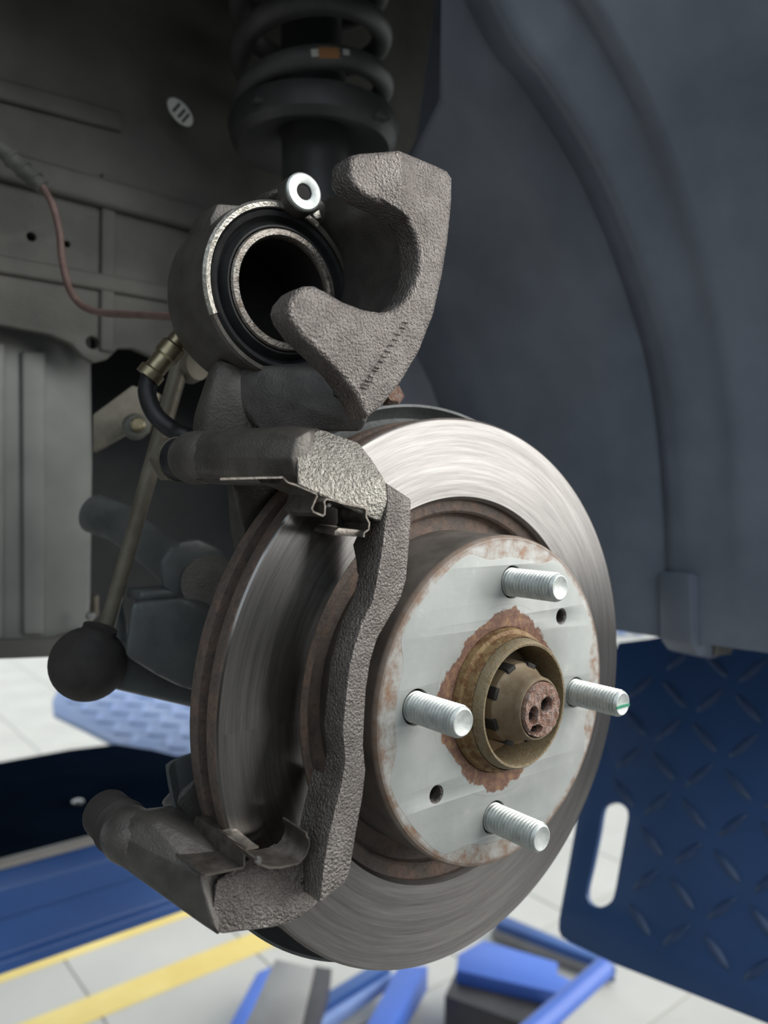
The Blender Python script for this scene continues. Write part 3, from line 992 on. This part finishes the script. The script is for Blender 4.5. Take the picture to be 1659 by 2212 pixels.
# upper block with the grainy face
E1 = [P(690, 926, 0.018), P(775, 957, 0.012), P(806, 995, 0.006), P(835, 1042, YO), P(838, 1080, YO), P(822, 1130, 0.000), P(795, 1098, -0.001), P(720, 1082, 0.0015), P(700, 1072, 0.003), P(642, 1048, 0.007), P(640, 985, 0.012), P(655, 945, 0.016)]
E1 += [Vector((-0.064, 0.008, 0.088)), P(770, 968, 0.0225), P(700, 940, 0.0225), Vector((-0.062, 0.009, 0.080)), Vector((-0.084, 0.0225, 0.090))]
hull('upper_block', E1, M['cast_lit'], brk, 0.0009, 1, 22)
A1 = []
for (y, xl, zb_, zt_) in ((0.0115, -0.0985, 0.0885, 0.1080), (0.024, -0.1005, 0.0890, 0.1105), (0.044, -0.1025, 0.0890, 0.1103), (0.060, -0.1065, 0.0895, 0.1090)):
    A1 += [Vector((xl, y, zb_ + 0.004)), Vector((xl - 0.002, y, zb_ + 0.010)), Vector((xl, y, zt_ - 0.002)), Vector((xl + 0.006, y, zt_ + 0.001)), Vector((max(-0.0925, -0.066) if y > 0.03 else (-0.0925 if y < 0.02 else -0.080), y, zt_ + 0.001)), Vector((-0.066 if y > 0.03 else (-0.0925 if y < 0.02 else -0.078), y, 0.1085 if y > 0.03 else 0.104)), Vector((xl + 0.003, y, zb_))]
px0 = P(440, 988, 0.066)
A1 += [px0 + Vector((0.0104 * math.cos(k * math.pi / 6), 0.001, 0.0104 * math.sin(k * math.pi / 6))) for k in range(12)]
hull('upper_arm', A1, M['cast_smooth'], brk, 0.0012, 2, 40)
# boss for the upper pin
px0 = P(440, 988, 0.066)
turned('pin_boss', [(0, -0.008), (0.0070, -0.008), (0.0095, -0.005), (0.0108, 0.0), (0.0110, 0.008), (0.0100, 0.0125), (0, 0.0125)], M['cast_smooth'], brk, px0, (0, 1, 0), 40)
turned('pin_boot', [(0.0086, 0.012), (0.0092, 0.0135), (0.0084, 0.015), (0.0094, 0.0175), (0.0084, 0.019), (0.0092, 0.022), (0.0086, 0.024), (0, 0.024)], M['rubber'], brk, px0, (0, 1, 0), 36)
turned('slide_pin', [(0, 0.023), (0.0098, 0.023), (0.0104, 0.0245), (0.0104, 0.031), (0.0088, 0.033), (0, 0.033)], M['linkrod'], brk, px0, (0, 1, 0), 6, 20)
turned('pin_collar', [(0.0080, 0.0228), (0.0096, 0.0228), (0.0096, 0.0240), (0.0080, 0.0240)], M['linkrod'], brk, px0, (0, 1, 0), 32, closed=True)
# mounting web running inboard to the knuckle
hull('mount_web', [Vector((-0.105, 0.052, 0.098)), Vector((-0.080, 0.052, 0.105)), Vector((-0.10, 0.052, 0.085)), Vector((-0.088, 0.068, 0.07)), Vector((-0.060, 0.068, 0.085)), Vector((-0.07, 0.080, 0.0)), Vector((-0.05, 0.080, 0.0)),
                   Vector((-0.088, 0.080, 0.07)), Vector((-0.055, 0.080, 0.085)), Vector((-0.07, 0.066, 0.0)), Vector((-0.055, 0.066, 0.0))], M['cast_shaded'], brk, 0.002)
# lower block and arm
E2 = [P(470, 2021, 0.0135), P(452, 1990, 0.0155), P(463, 1900, 0.0165), P(530, 1884, 0.0145), P(600, 2004, 0.0085), P(648, 1984, 0.0065), P(640, 1870, 0.0115), P(660, 1930, 0.008), P(692, 1951, 0.011), P(700, 1900, 0.013),
      Vector((-0.092, 0.012, -0.042)), Vector((-0.088, 0.0215, -0.056)), Vector((-0.10, 0.0215, -0.064)), Vector((-0.112, 0.0215, -0.064)), Vector((-0.100, 0.0215, -0.042))]
foot_px = [(690, 1953), (748, 1905), (757, 1880), (770, 1800), (785, 1720), (739, 1690), (726, 1740), (712, 1800), (699, 1875)]
prism('tie_bar_foot', [P(a, b, YO + 0.0006) for a, b in foot_px], (0, 0.0185, 0), M['cast'], brk, 0.0008, 2, 30)
hull('lower_block', E2, M['cast'], brk, 0.0009, 1, 22)
A2 = [P(470, 2021, 0.012), P(453, 1990, 0.0145), P(430, 1892, 0.0195), P(390, 1962, 0.025), P(300, 1882, 0.042), P(262, 1838, 0.052), P(330, 1782, 0.040), P(300, 1748, 0.054), P(285, 1752, 0.056), P(380, 1930, 0.030), P(345, 1775, 0.040), P(256, 1832, 0.054), P(318, 1752, 0.050),
      Vector((-0.112, 0.022, -0.064)), Vector((-0.118, 0.022, -0.043)), Vector((-0.118, 0.054, -0.050)), Vector((-0.122, 0.054, -0.033)), Vector((-0.112, 0.030, -0.060))]
lb = P(300, 1822, 0.048)
A2 += [lb + Vector((0.0098 * math.cos(k * math.pi / 6), 0.006, 0.0098 * math.sin(k * math.pi / 6))) for k in range(12)]
hull('lower_arm', A2, M['cast_shaded'], brk, 0.0014, 2, 40)
lb = P(300, 1822, 0.048)
turned('pin_boss', [(0, -0.002), (0.0060, -0.002), (0.0088, 0.001), (0.0100, 0.005), (0.0104, 0.009), (0.0098, 0.0125), (0, 0.0125)], M['cast_shaded'], brk, lb, (0, 1, 0), 40)
turned('pin_boot', [(0.0096, 0.012), (0.0102, 0.0135), (0.0092, 0.0155), (0.0104, 0.018), (0.0092, 0.020), (0.0098, 0.0225), (0.009, 0.0245), (0, 0.0245)], M['rubber_matt'], brk, lb, (0, 1, 0), 36)
turned('bore_end', [(0, 0.024), (0.0088, 0.024), (0.0095, 0.026), (0.0095, 0.033), (0.0075, 0.035), (0, 0.035)], M['rubber_matt'], brk, lb, (0, 1, 0), 28)
hull('mount_web', [Vector((-0.128, 0.055, -0.034)), Vector((-0.112, 0.055, -0.05)), Vector((-0.126, 0.064, -0.034)), Vector((-0.110, 0.066, -0.05)), Vector((-0.07, 0.066, 0.0)), Vector((-0.055, 0.066, 0.0)), Vector((-0.07, 0.080, 0.0)),
                   Vector((-0.05, 0.080, 0.0)), Vector((-0.06, 0.070, -0.045))], M['cast_shaded'], brk, 0.002)
# inner side of the window: stepped dark cheek behind the tie bar
ck = [(800, 1110), (806, 1160), (797, 1180), (804, 1215), (806, 1240), (822, 1275), (806, 1300), (828, 1270), (838, 1150), (838, 1085)]
prism('pad_abutment', [P(a, b, 0.006) for a, b in ck], (0, 0.010, 0), M['cast_shaded'], brk, 0.0006)
# pad clips: bent sheet stainless, bright along the cut edge
YC = 0.010


def zoomA(pts, y):      # outline read in the 320,880 enlargement
    return [P(320 + a / 2.765, 880 + b / 2.765, y) for a, b in pts]


c1 = [(430, 428), (560, 424), (805, 418), (835, 448), (880, 462), (1003, 515), (1010, 530), (978, 605), (990, 625), (1045, 648), (1055, 640), (1058, 590), (1052, 565), (1065, 548), (1100, 552), (1170, 575), (1290, 598), (1305, 612), (1303, 655), (1322, 690), (1318, 730), (1292, 748), (1288, 775)]
clipU = empty('pad_clip', P(690, 1090, YC))
tag(clipU, 'bent steel pad clip with bright edge under the upper bracket arm', 'pad clip', 'pad clips on the bracket')
sheet('spring_sheet', [P(320 + a / 2.765, 880 + b / 2.765, (0.0105 if a < 820 else max(-0.0012, 0.0085 - 0.0095 * (a - 820) / 190.0))) + Vector((0, 0, 0)) for a, b in c1], (-0.001, 0.016, 0), 0.0007, M['clip'], clipU)
prism('channel_shade', [P(320 + a / 2.765, 880 + b / 2.765, 0.0125) for a, b in [(1060, 560), (1180, 580), (1292, 600), (1303, 655), (1320, 700), (1290, 755), (1115, 752), (1150, 690), (1150, 610)]], (0, 0.002, 0), M['black'], clipU, 0.0003)  # black sheet standing in for the shade inside the clip window
tg = [P(320 + a / 2.765, 880 + b / 2.765, 0.0015) for a, b in [(1288, 775), (1110, 765), (1115, 740), (1140, 720), (1300, 735)]]
prism('tongue', tg, (-0.0005, 0.012, 0.001), M['clip'], clipU, 0.0002)
turned('rivet_tip', [(0, 0), (0.0009, 0), (0.0011, 0.001), (0.0007, 0.002), (0, 0.002)], M['steel'], clipU, P(707, 1091, 0.004), (-0.2, -0.97, 0.1), 12)

clipL = empty('pad_clip', P(560, 1880, YC))
tag(clipL, 'bent steel pad clip with folded tabs on the lower bracket arm', 'pad clip', 'pad clips on the bracket')


def zB(pts, y):         # outline read in the 160,1600 enlargement
    return [P(160 + a / 2.37, 1600 + b / 2.37, y) for a, b in pts]


cl_ = [(670, 690), (760, 672), (865, 650), (872, 640), (872, 575), (880, 555), (945, 545)]
sheet('spring_sheet', [P(160 + a / 2.37, 1600 + b / 2.37, 0.0115 - 0.0000 * i) for i, (a, b) in enumerate(cl_)], (-0.004, 0.030, 0.002), 0.0008, M['clip'], clipL)
prism('folded_tab', [P(160 + a / 2.37, 1600 + b / 2.37, 0.0095) for a, b in [(945, 545), (880, 553), (765, 462), (830, 450)]], (0, 0.0012, 0), M['clip'], clipL, 0.0002)
sh2 = [(935, 605), (945, 632), (1000, 650), (1060, 650), (1150, 628), (1185, 590), (1205, 540), (1203, 505), (1192, 490), (1190, 470)]
sheet('spring_seat', [P(160 + a / 2.37, 1600 + b / 2.37, 0.004) for a, b in sh2], (-0.001, 0.014, 0.001), 0.0008, M['clip'], clipL)
turned('rivet_tip', [(0, 0), (0.0011, 0), (0.0013, 0.001), (0.0009, 0.002), (0, 0.002)], M['steel'], clipL, P(556, 1856, 0.003), (-0.2, -0.97, 0.1), 12)

# ================================================================== CALIPER
cal = empty('brake_caliper', P(600, 900, 0.06))
tag(cal, 'brown cast brake caliper swung up above the disc, piston bore facing out', 'brake caliper')
claw = [(757, 345), (764, 333), (780, 329), (866, 322), (900, 336), (945, 355), (968, 366), (980, 384), (979, 440), (971, 520), (958, 600), (940, 680), (910, 758), (870, 825), (830, 875), (797, 903), (788, 890), (770, 852), (735, 805),
        (695, 765), (655, 728), (628, 690), (621, 668), (626, 648), (645, 625), (662, 616), (682, 616), (705, 628), (745, 651), (790, 668), (826, 674), (852, 669), (876, 650), (895, 616), (905, 582), (906, 545), (897, 503), (880, 470),
        (852, 448), (822, 436), (790, 420), (768, 402), (756, 380)]
YK = 0.004
cl3 = [P(a, b, YK) for a, b in claw]
plate2d('claw', [[(p.x, p.z) for p in cl3]], YK, YK + 0.013, M['cast'], cal, 0.0022, 3, 50)
hull('finger_rib', [P(a, b, y) for a, b, y in [(772, 340, YK + 0.001), (866, 327, YK - 0.0016), (871, 458, YK - 0.0016), (795, 414, YK + 0.001), (940, 368, YK + 0.002), (900, 490, YK + 0.002), (772, 390, YK + 0.001)]] +
     [P(a, b, YK + 0.008) for a, b in [(790, 360), (850, 350), (860, 430), (900, 400)]], M['cast'], cal, 0.0004)
# raised casting marks along the lower finger
ma, mb = Vector((783, 838)), Vector((878, 690))
for k, (t_, ln_, wd_) in enumerate([(0.0, 17, 2.4), (0.05, 17, 2.4), (0.10, 16, 2.4), (0.17, 12, 5), (0.25, 12, 2.4), (0.30, 12, 5), (0.38, 13, 2.4), (0.46, 12, 5), (0.53, 12, 2.4), (0.62, 10, 4), (0.70, 12, 2.4), (0.78, 10, 4), (0.87, 12, 2.4), (0.95, 11, 2.4)]):
    c2 = ma.lerp(mb, t_)
    du, dv = Vector((0.52, -0.85)), Vector((0.97, 0.24))
    qd = [c2 + dv * (sx * ln_ / 2) + du * (sy * wd_ / 2) for sx, sy in ((-1, -1), (1, -1), (1, 1), (-1, 1))]
    prism('cast_mark', [P(q_.x, q_.y, YK + 0.001) for q_ in qd], (0, -0.0016, 0), M['cast'], cal, 0.0001, 1)
# bridge behind the claw
bo = [(880, 335), (945, 358), (976, 384), (976, 440), (968, 520), (955, 600), (937, 680), (905, 760), (865, 828), (830, 868), (800, 840), (845, 770), (885, 690), (905, 620), (915, 560), (912, 500), (895, 450), (880, 420)]
prism('bridge', [P(a, b, YK + 0.010) for a, b in bo], (0.0, 0.062, 0.0), M['cast_shaded'], cal, 0.002)
BC = P(605, 631, 0.0717)
c_ = (BC.x, BC.z)
y0 = BC.y
lathe('cylinder', [(0.0345, y0 + 0.004), (0.0352, y0 - 0.0030), (0.0372, y0 - 0.0036), (0.0382, y0 - 0.0024), (0.0386, y0 + 0.004), (0.0380, y0 + 0.012), (0.0392, y0 + 0.018), (0.0388, y0 + 0.030), (0.0345, y0 + 0.040), (0.024, y0 + 0.046), (0, y0 + 0.047)], M['cast_smooth'], cal, c_, 80)
lathe('machined_rim', [(0.0349, y0 - 0.0028), (0.0353, y0 - 0.0040), (0.0372, y0 - 0.0042), (0.0383, y0 - 0.0030), (0.0382, y0 - 0.0020)], M['machined_edge'], cal, c_, 64, a0=math.radians(62), a1=math.radians(205))
lathe('dust_boot', [(0.0350, y0 + 0.002), (0.0348, y0 - 0.002), (0.0335, y0 - 0.0036), (0.0318, y0 - 0.0030), (0.0308, y0 - 0.0008), (0.0300, y0 - 0.0002), (0.0290, y0 - 0.0016), (0.0276, y0 - 0.0040), (0.0268, y0 - 0.0040), (0.0262, y0 - 0.002), (0.0262, y0 + 0.004)], M['rubber'], cal, c_, 80)
lathe('piston', [(0.0262, y0 + 0.006), (0.0262, y0 - 0.0042), (0.0256, y0 - 0.0052), (0.0232, y0 - 0.0054), (0.0226, y0 - 0.0046), (0.0222, y0 - 0.002), (0.0220, y0 + 0.030), (0.0, y0 + 0.031)], None, cal, c_, 80)
pis = [o for o in cal.children if o.name.startswith('piston')][0]
pis.data.materials.append(M['piston'])
pis.data.materials.append(M['recess_shade'])
for p_ in pis.data.polygons:
    if p_.center.y > y0 + 0.0005 and math.hypot(p_.center.x - c_[0], p_.center.z - c_[1]) < 0.0235:
        p_.material_index = 1  # shade of the hollow bore painted near-black
# flat-topped shoulder at upper left and lower ear
sho = [(470, 437), (592, 447), (600, 470), (560, 500), (470, 560), (452, 540), (454, 470)]
prism('shoulder', [P(a, b, y0 + 0.006) for a, b in sho], (0, 0.022, 0), M['cast_smooth'], cal, 0.002)
hull('saddle', [P(a, b, y) for a, b, y in [(545, 790, 0.072), (575, 882, 0.066), (700, 880, 0.052), (795, 905, 0.026), (780, 935, 0.028), (560, 935, 0.066), (470, 800, 0.085), (720, 780, 0.070), (800, 800, 0.030), (690, 850, 0.055)]] +
     [BC + Vector((0.035, 0.03, -0.03)), BC + Vector((-0.02, 0.03, -0.04)), P(800, 840, 0.075)], M['cast_shaded'], cal, 0.002)
hull('pin_ear', [P(a, b, y) for a, b, y in [(470, 770, 0.080), (545, 800, 0.074), (560, 935, 0.070), (440, 945, 0.080), (405, 935, 0.090), (430, 870, 0.090), (450, 800, 0.095)]] + [BC + Vector((-0.01, 0.035, -0.045)), P(500, 930, 0.10)], M['cast_smooth'], cal, 0.0025)
# threaded lug with its bright machined face
LG = P(655, 416, 0.062)
ax = Vector((-0.10, -0.99, 0.05)).normalized()
turned('lug', [(0, 0), (0.0082, 0.0), (0.0088, -0.004), (0.0092, -0.018), (0, -0.018)], M['cast_smooth'], cal, LG, ax, 36)
turned('lug_face', [(0.0036, -0.0120), (0.0036, 0.0010), (0.0042, 0.0013), (0.0076, 0.0013), (0.0083, 0.0008), (0.0083, -0.001)], M['zinc'], cal, LG, ax, 40)
turned('lug_bore', [(0.00362, -0.003), (0.0, -0.0031)], M['recess_shade'], cal, LG + ax * 0.0036, ax, 24)
hull('lug_arm', [LG + Vector(p) for p in [(-0.009, 0.006, 0.002), (0.008, 0.006, 0.004), (-0.012, 0.02, 0.002), (0.012, 0.022, 0.004), (-0.012, 0.012, -0.003), (0.036, 0.014, -0.010), (0.036, 0.025, -0.008), (-0.012, 0.025, -0.003), (0.034, 0.014, 0.002), (0.034, 0.024, 0.002)]], M['cast_smooth'], cal, 0.002)
hull('cast_nib', [P(a, b, 0.060) for a, b in [(676, 462), (690, 452), (694, 470), (682, 474)]] + [P(a, b, 0.066) for a, b in [(672, 462), (696, 474)]], M['machined_edge'], cal, 0.0004)
# cheek joining cylinder and bridge
hull('cheek', [P(a, b, y) for a, b, y in [(760, 480, 0.080), (800, 452, 0.076), (880, 450, 0.074), (905, 560, 0.072), (880, 700, 0.072), (790, 780, 0.074), (750, 740, 0.082), (760, 640, 0.086)]] +
     [P(a, b, 0.11) for a, b in [(745, 500), (840, 480), (840, 720), (740, 740)]], M['cast_shaded'], cal, 0.003)

# ================================================================== HOSE, LEAD
hose = empty('brake_hose', P(330, 900, 0.11))
tag(hose, 'black curved brake hose with brass fitting beside the caliper', 'brake hose')
hp = cr([P(325, 812, 0.125), P(318, 850, 0.125), P(335, 895, 0.122), P(372, 928, 0.116), P(410, 945, 0.11), P(460, 955, 0.12)], 8)
tube('hose', hp, 0.0042, M['rubber'], hose, 16)
dirh = (P(378, 745, 0.120) - P(322, 812, 0.125)).normalized()
turned('crimp', [(0, -0.001), (0.0062, -0.001), (0.0062, 0.003), (0.0050, 0.004), (0.0050, 0.011), (0.0060, 0.012), (0.0060, 0.018), (0.0048, 0.019), (0.0048, 0.028), (0, 0.028)], M['brass'], hose, P(322, 812, 0.125), dirh, 24)

lead = empty('sensor_lead', P(230, 680, 0.2))
tag(lead, 'thin pinkish sensor lead with grey sleeve curving across the inner panel', 'cable')
lp_ = cr([P(88, 398, 0.27), P(112, 440, 0.265), P(128, 500, 0.26), P(134, 560, 0.255), P(150, 625, 0.245), P(180, 662, 0.235), P(225, 676, 0.22), P(300, 680, 0.19), P(375, 684, 0.16)], 8)
tube('lead', lp_, 0.0021, M['lead'], lead, 12)
sp = [P(-40, 290, 0.285), P(10, 330, 0.28), P(50, 368, 0.275), P(92, 404, 0.27)]
tube('sleeve', sp, [0.0042, 0.0045, 0.0048, 0.0046], M['sleeve'], lead, 14)
sd = (sp[3] - sp[1]).normalized()
for k in (0.15, 0.45, 0.75):
    turned('collar', [(0, 0), (0.0056, 0), (0.0058, 0.002), (0, 0.002)], M['sleeve'], lead, sp[1].lerp(sp[3], k), sd, 18)

# ================================================================== STRUT AND SPRING
SA = D(682, 420, 0.57)
SB = SA + Vector((-0.004, 0.012, 0.26))
sax = (SB - SA).normalized()
strut = empty('suspension_strut', SA)
tag(strut, 'black suspension strut tube with its spring seat behind the caliper', 'strut')
turned('tube', [(0, -0.12), (0.0243, -0.12), (0.0243, 0.10), (0.0225, 0.11), (0.0225, 0.14), (0, 0.14)], M['satin'], strut, SA, sax, 48)
near0 = (CAM - SA - sax * (CAM - SA).dot(sax)).normalized()
turned('spring_seat', [(0.0235, 0.046), (0.030, 0.042), (0.044, 0.036), (0.053, 0.033), (0.058, 0.038), (0.060, 0.049), (0.058, 0.055), (0.052, 0.053), (0.048, 0.050), (0.030, 0.054), (0.0235, 0.058)], M['satin'], strut, SA, sax, 64,
       wob=lambda a, y: 0.05 * math.sin(2 * a + 0.6))
for px_, py_ in ((572, 200), (832, 232)):
    q_ = PL(px_, py_, SA + near0 * 0.052, RZ)
    hull('seat_lip', [q_ + Vector(p) for p in [(-0.008, 0, -0.006), (0.008, 0, -0.006), (-0.006, 0.01, -0.006), (0.006, 0.01, -0.006), (0, 0.003, 0.005), (0.003, 0.006, 0.004)]], M['satin'], strut, 0.002)
turned('piston_rod', [(0, 0.14), (0.010, 0.14), (0.010, 0.36), (0, 0.36)], M['black'], strut, SA, sax, 24)
for k, zc in enumerate((-0.045, -0.015)):
    pass
kb = empty('strut_bracket', P(760, 520, 0.25))
tag(kb, 'dark clamp bracket at the foot of the strut behind the claw', 'bracket')
hull('flange', [SA + Vector(p) for p in [(-0.03, -0.03, -0.045), (0.03, -0.03, -0.04), (-0.03, 0.03, -0.045), (0.03, 0.03, -0.04), (-0.03, -0.03, -0.16), (0.04, -0.03, -0.16), (-0.03, 0.03, -0.16), (0.04, 0.03, -0.16)]], M['black'], kb, 0.004)
turned('clamp_bolt', [(0, 0), (0.009, 0), (0.009, 0.007), (0.007, 0.009), (0, 0.009)], M['linkrod'], kb, SA + Vector((0.0, -0.031, -0.09)), (0, -1, 0), 6)

spr = empty('coil_spring', SA + sax * 0.07)
tag(spr, 'dark coil spring around the strut at the top of the picture', 'coil spring')
u_ = sax.orthogonal().normalized()
v_ = sax.cross(u_)
# start angle so the first turn rises on the near side
near = (CAM - SA)
near = (near - sax * near.dot(sax)).normalized()
side = sax.cross(near)
hp = []
turns, pitch = 5.2, 0.037
for i in range(int(turns * 48) + 1):
    a = -2.3 + 2 * math.pi * i / 48
    hgt = 0.0625 + pitch * max(0.0, (i / 48 - 0.15))
    hp.append(SA + sax * hgt + (near * math.cos(a) + side * math.sin(a)) * 0.0525)
tube('coil', hp, 0.0078, M['spring'], spr, 18)


def coil_pt(k, off=0.0):
    best = None
    for p in hp:
        q_ = p - CAM
        ix = W / 2 + F * q_.dot(RX) / q_.dot(RZ)
        iy = H / 2 + F * q_.dot(RD) / q_.dot(RZ)
        d_ = (ix - k[0]) ** 2 + (iy - k[1]) ** 2
        if (p - SA - sax * (p - SA).dot(sax)).dot(near) < 0:
            d_ += 1e5
        if best is None or d_ < best[0]:
            best = (d_, p)
    return best[1]


for nm, pxy, ln, mt, alo, ahi in (('paint_mark', (702, 98), 0.0080, 'orange', -6, 44), ('paint_mark', (675, 98), 0.0028, 'white', 2, 36), ('paint_mark', (737, 93), 0.0026, 'white', 14, 42)):
    c0_ = coil_pt(pxy)
    i0 = hp.index(c0_)
    tdir = (hp[min(i0 + 1, len(hp) - 1)] - hp[max(i0 - 1, 0)]).normalized()
    toc = (CAM - c0_)
    toc = (toc - tdir * toc.dot(tdir)).normalized()
    up_ = tdir.cross(toc)
    tgt = PL(pxy[0], pxy[1], c0_, RZ)
    sh_ = (tgt - c0_).dot(tdir)
    sg = []
    for a in [math.radians(alo + (ahi - alo) * q_ / 7) for q_ in range(8)]:
        sg.append((toc * math.cos(a) + (up_ if up_.z > 0 else -up_) * math.sin(a)) * 0.0080)
    vv_ = [c0_ + tdir * (sh_ + s_ * ln * (1 - 0.12 * ((gi * 5) % 3))) + g for s_ in (-1, -0.4, 0.4, 1) for gi, g in enumerate(sg)]
    n_ = len(sg)
    ff_ = [(i * n_ + j, i * n_ + j + 1, (i + 1) * n_ + j + 1, (i + 1) * n_ + j) for i in range(3) for j in range(n_ - 1)]
    o = pydata(nm, vv_, ff_, M[mt], spr, 60)
    o['label'] = {'orange': 'orange paint mark on the coil', 'white': 'pale paint chip on the coil'}[mt]

# ================================================================== LINK, TIE ROD, KNUCKLE
lk = empty('stabiliser_link', P(205, 1400, 0.16))
tag(lk, 'tan straight stabiliser link rod running down to the ball joint', 'link rod')
la, lb2 = P(392, 780, 0.155), P(222, 1385, 0.165)
tube('rod', [la, la.lerp(lb2, 0.4), la.lerp(lb2, 0.75), lb2], [0.0046, 0.0042, 0.0036, 0.0040], M['linkrod'], lk, 18)
turned('upper_eye', [(0, -0.006), (0.008, -0.006), (0.0095, 0), (0.008, 0.006), (0, 0.006)], M['linkrod'], lk, P(410, 790, 0.156), (0.3, -0.9, 0), 24)

tr = empty('tie_rod_end', P(190, 1500, 0.15))
tag(tr, 'round rubber-booted ball joint with its dark steering arm at left', 'ball joint')
bc = P(190, 1434, 0.150)
turned('boot', [(0.0178 * math.sin(math.pi * i / 20), -0.0176 * math.cos(math.pi * i / 20)) for i in range(18)] + [(0.0080, 0.0185), (0, 0.0185)], M['rubber_matt'], tr, bc, (0.25, -0.2, 0.95), 56, 60)
hull('arm', [P(a, b, 0.145) for a, b in [(235, 1392), (262, 1384), (420, 1405), (430, 1532), (365, 1516), (237, 1486)]] + [P(a, b, 0.175) for a, b in [(250, 1392), (430, 1400), (430, 1525), (250, 1488)]], M['alloy'], tr, 0.003)

kn = empty('steering_knuckle', P(430, 1400, 0.10))
tag(kn, 'grey cast steering knuckle half hidden behind the disc rim', 'knuckle')
hull('boss', [P(a, b, 0.150) for a, b in [(345, 1210), (375, 1170), (430, 1162), (480, 1185), (500, 1240), (470, 1320), (400, 1330), (350, 1280)]] + [P(a, b, 0.19) for a, b in [(345, 1210), (400, 1165), (480, 1200), (480, 1300), (360, 1290)]], M['alloy'], kn, 0.004)
turned('socket', [(0, 0), (0.013, 0), (0.0145, 0.003), (0.0145, 0.016), (0, 0.016)], M['cast_smooth'], kn, P(455, 1260, 0.156), (-0.45, -0.85, 0.1), 28)
tube('arm', [P(205, 1110, 0.27), P(260, 1130, 0.25), P(330, 1185, 0.21), P(400, 1235, 0.175)], [0.0125, 0.012, 0.011, 0.013], M['alloy'], kn, 20)
hull('lower_lug', [P(a, b, 0.125) for a, b in [(285, 1300), (400, 1290), (470, 1330), (470, 1500), (400, 1490), (340, 1460), (268, 1415)]] + [P(a, b, 0.165) for a, b in [(285, 1300), (470, 1300), (470, 1480), (275, 1415)]], M['alloy'], kn, 0.003)
hull('upright', [Vector(p) for p in [(-0.06, 0.075, -0.07), (0.05, 0.075, -0.07), (-0.06, 0.075, 0.06), (0.05, 0.075, 0.09), (-0.05, 0.12, -0.06), (0.05, 0.12, -0.06), (-0.03, 0.12, 0.08), (0.05, 0.12, 0.12), (0.04, 0.20, 0.16), (0.07, 0.20, 0.16)]], M['alloy'], kn, 0.006)
rail('ledge', (270, 1282), (385, 1272), 0.17, 0.006, 0.02, M['alloy'], kn)
tube('lower_stay', [P(250, 1300, 0.2), P(258, 1340, 0.2), P(262, 1400, 0.2)], 0.004, M['alloy'], kn, 12)

bkt = empty('hose_bracket', P(260, 930, 0.24))
tag(bkt, 'beige folded bracket plate with round bolt behind the brake hose', 'bracket')
prism('plate', [P(200, 895, 0.24), P(285, 832, 0.235), P(345, 850, 0.23), P(318, 935, 0.23), P(270, 938, 0.235), P(200, 978, 0.24)], (0.004, 0.006, 0), M['linkrod'], bkt, 0.001)
turned('bolt_head', [(0, 0), (0.0075, 0), (0.0078, 0.005), (0.006, 0.007), (0, 0.007)], M['sleeve'], bkt, P(292, 924, 0.228), (-0.3, -0.94, 0.1), 20)
turned('bolt_tip', [(0, 0), (0.0042, 0), (0.0042, 0.009), (0.003, 0.010), (0, 0.010)], M['brass'], bkt, P(296, 922, 0.226), (-0.3, -0.94, 0.1), 16)
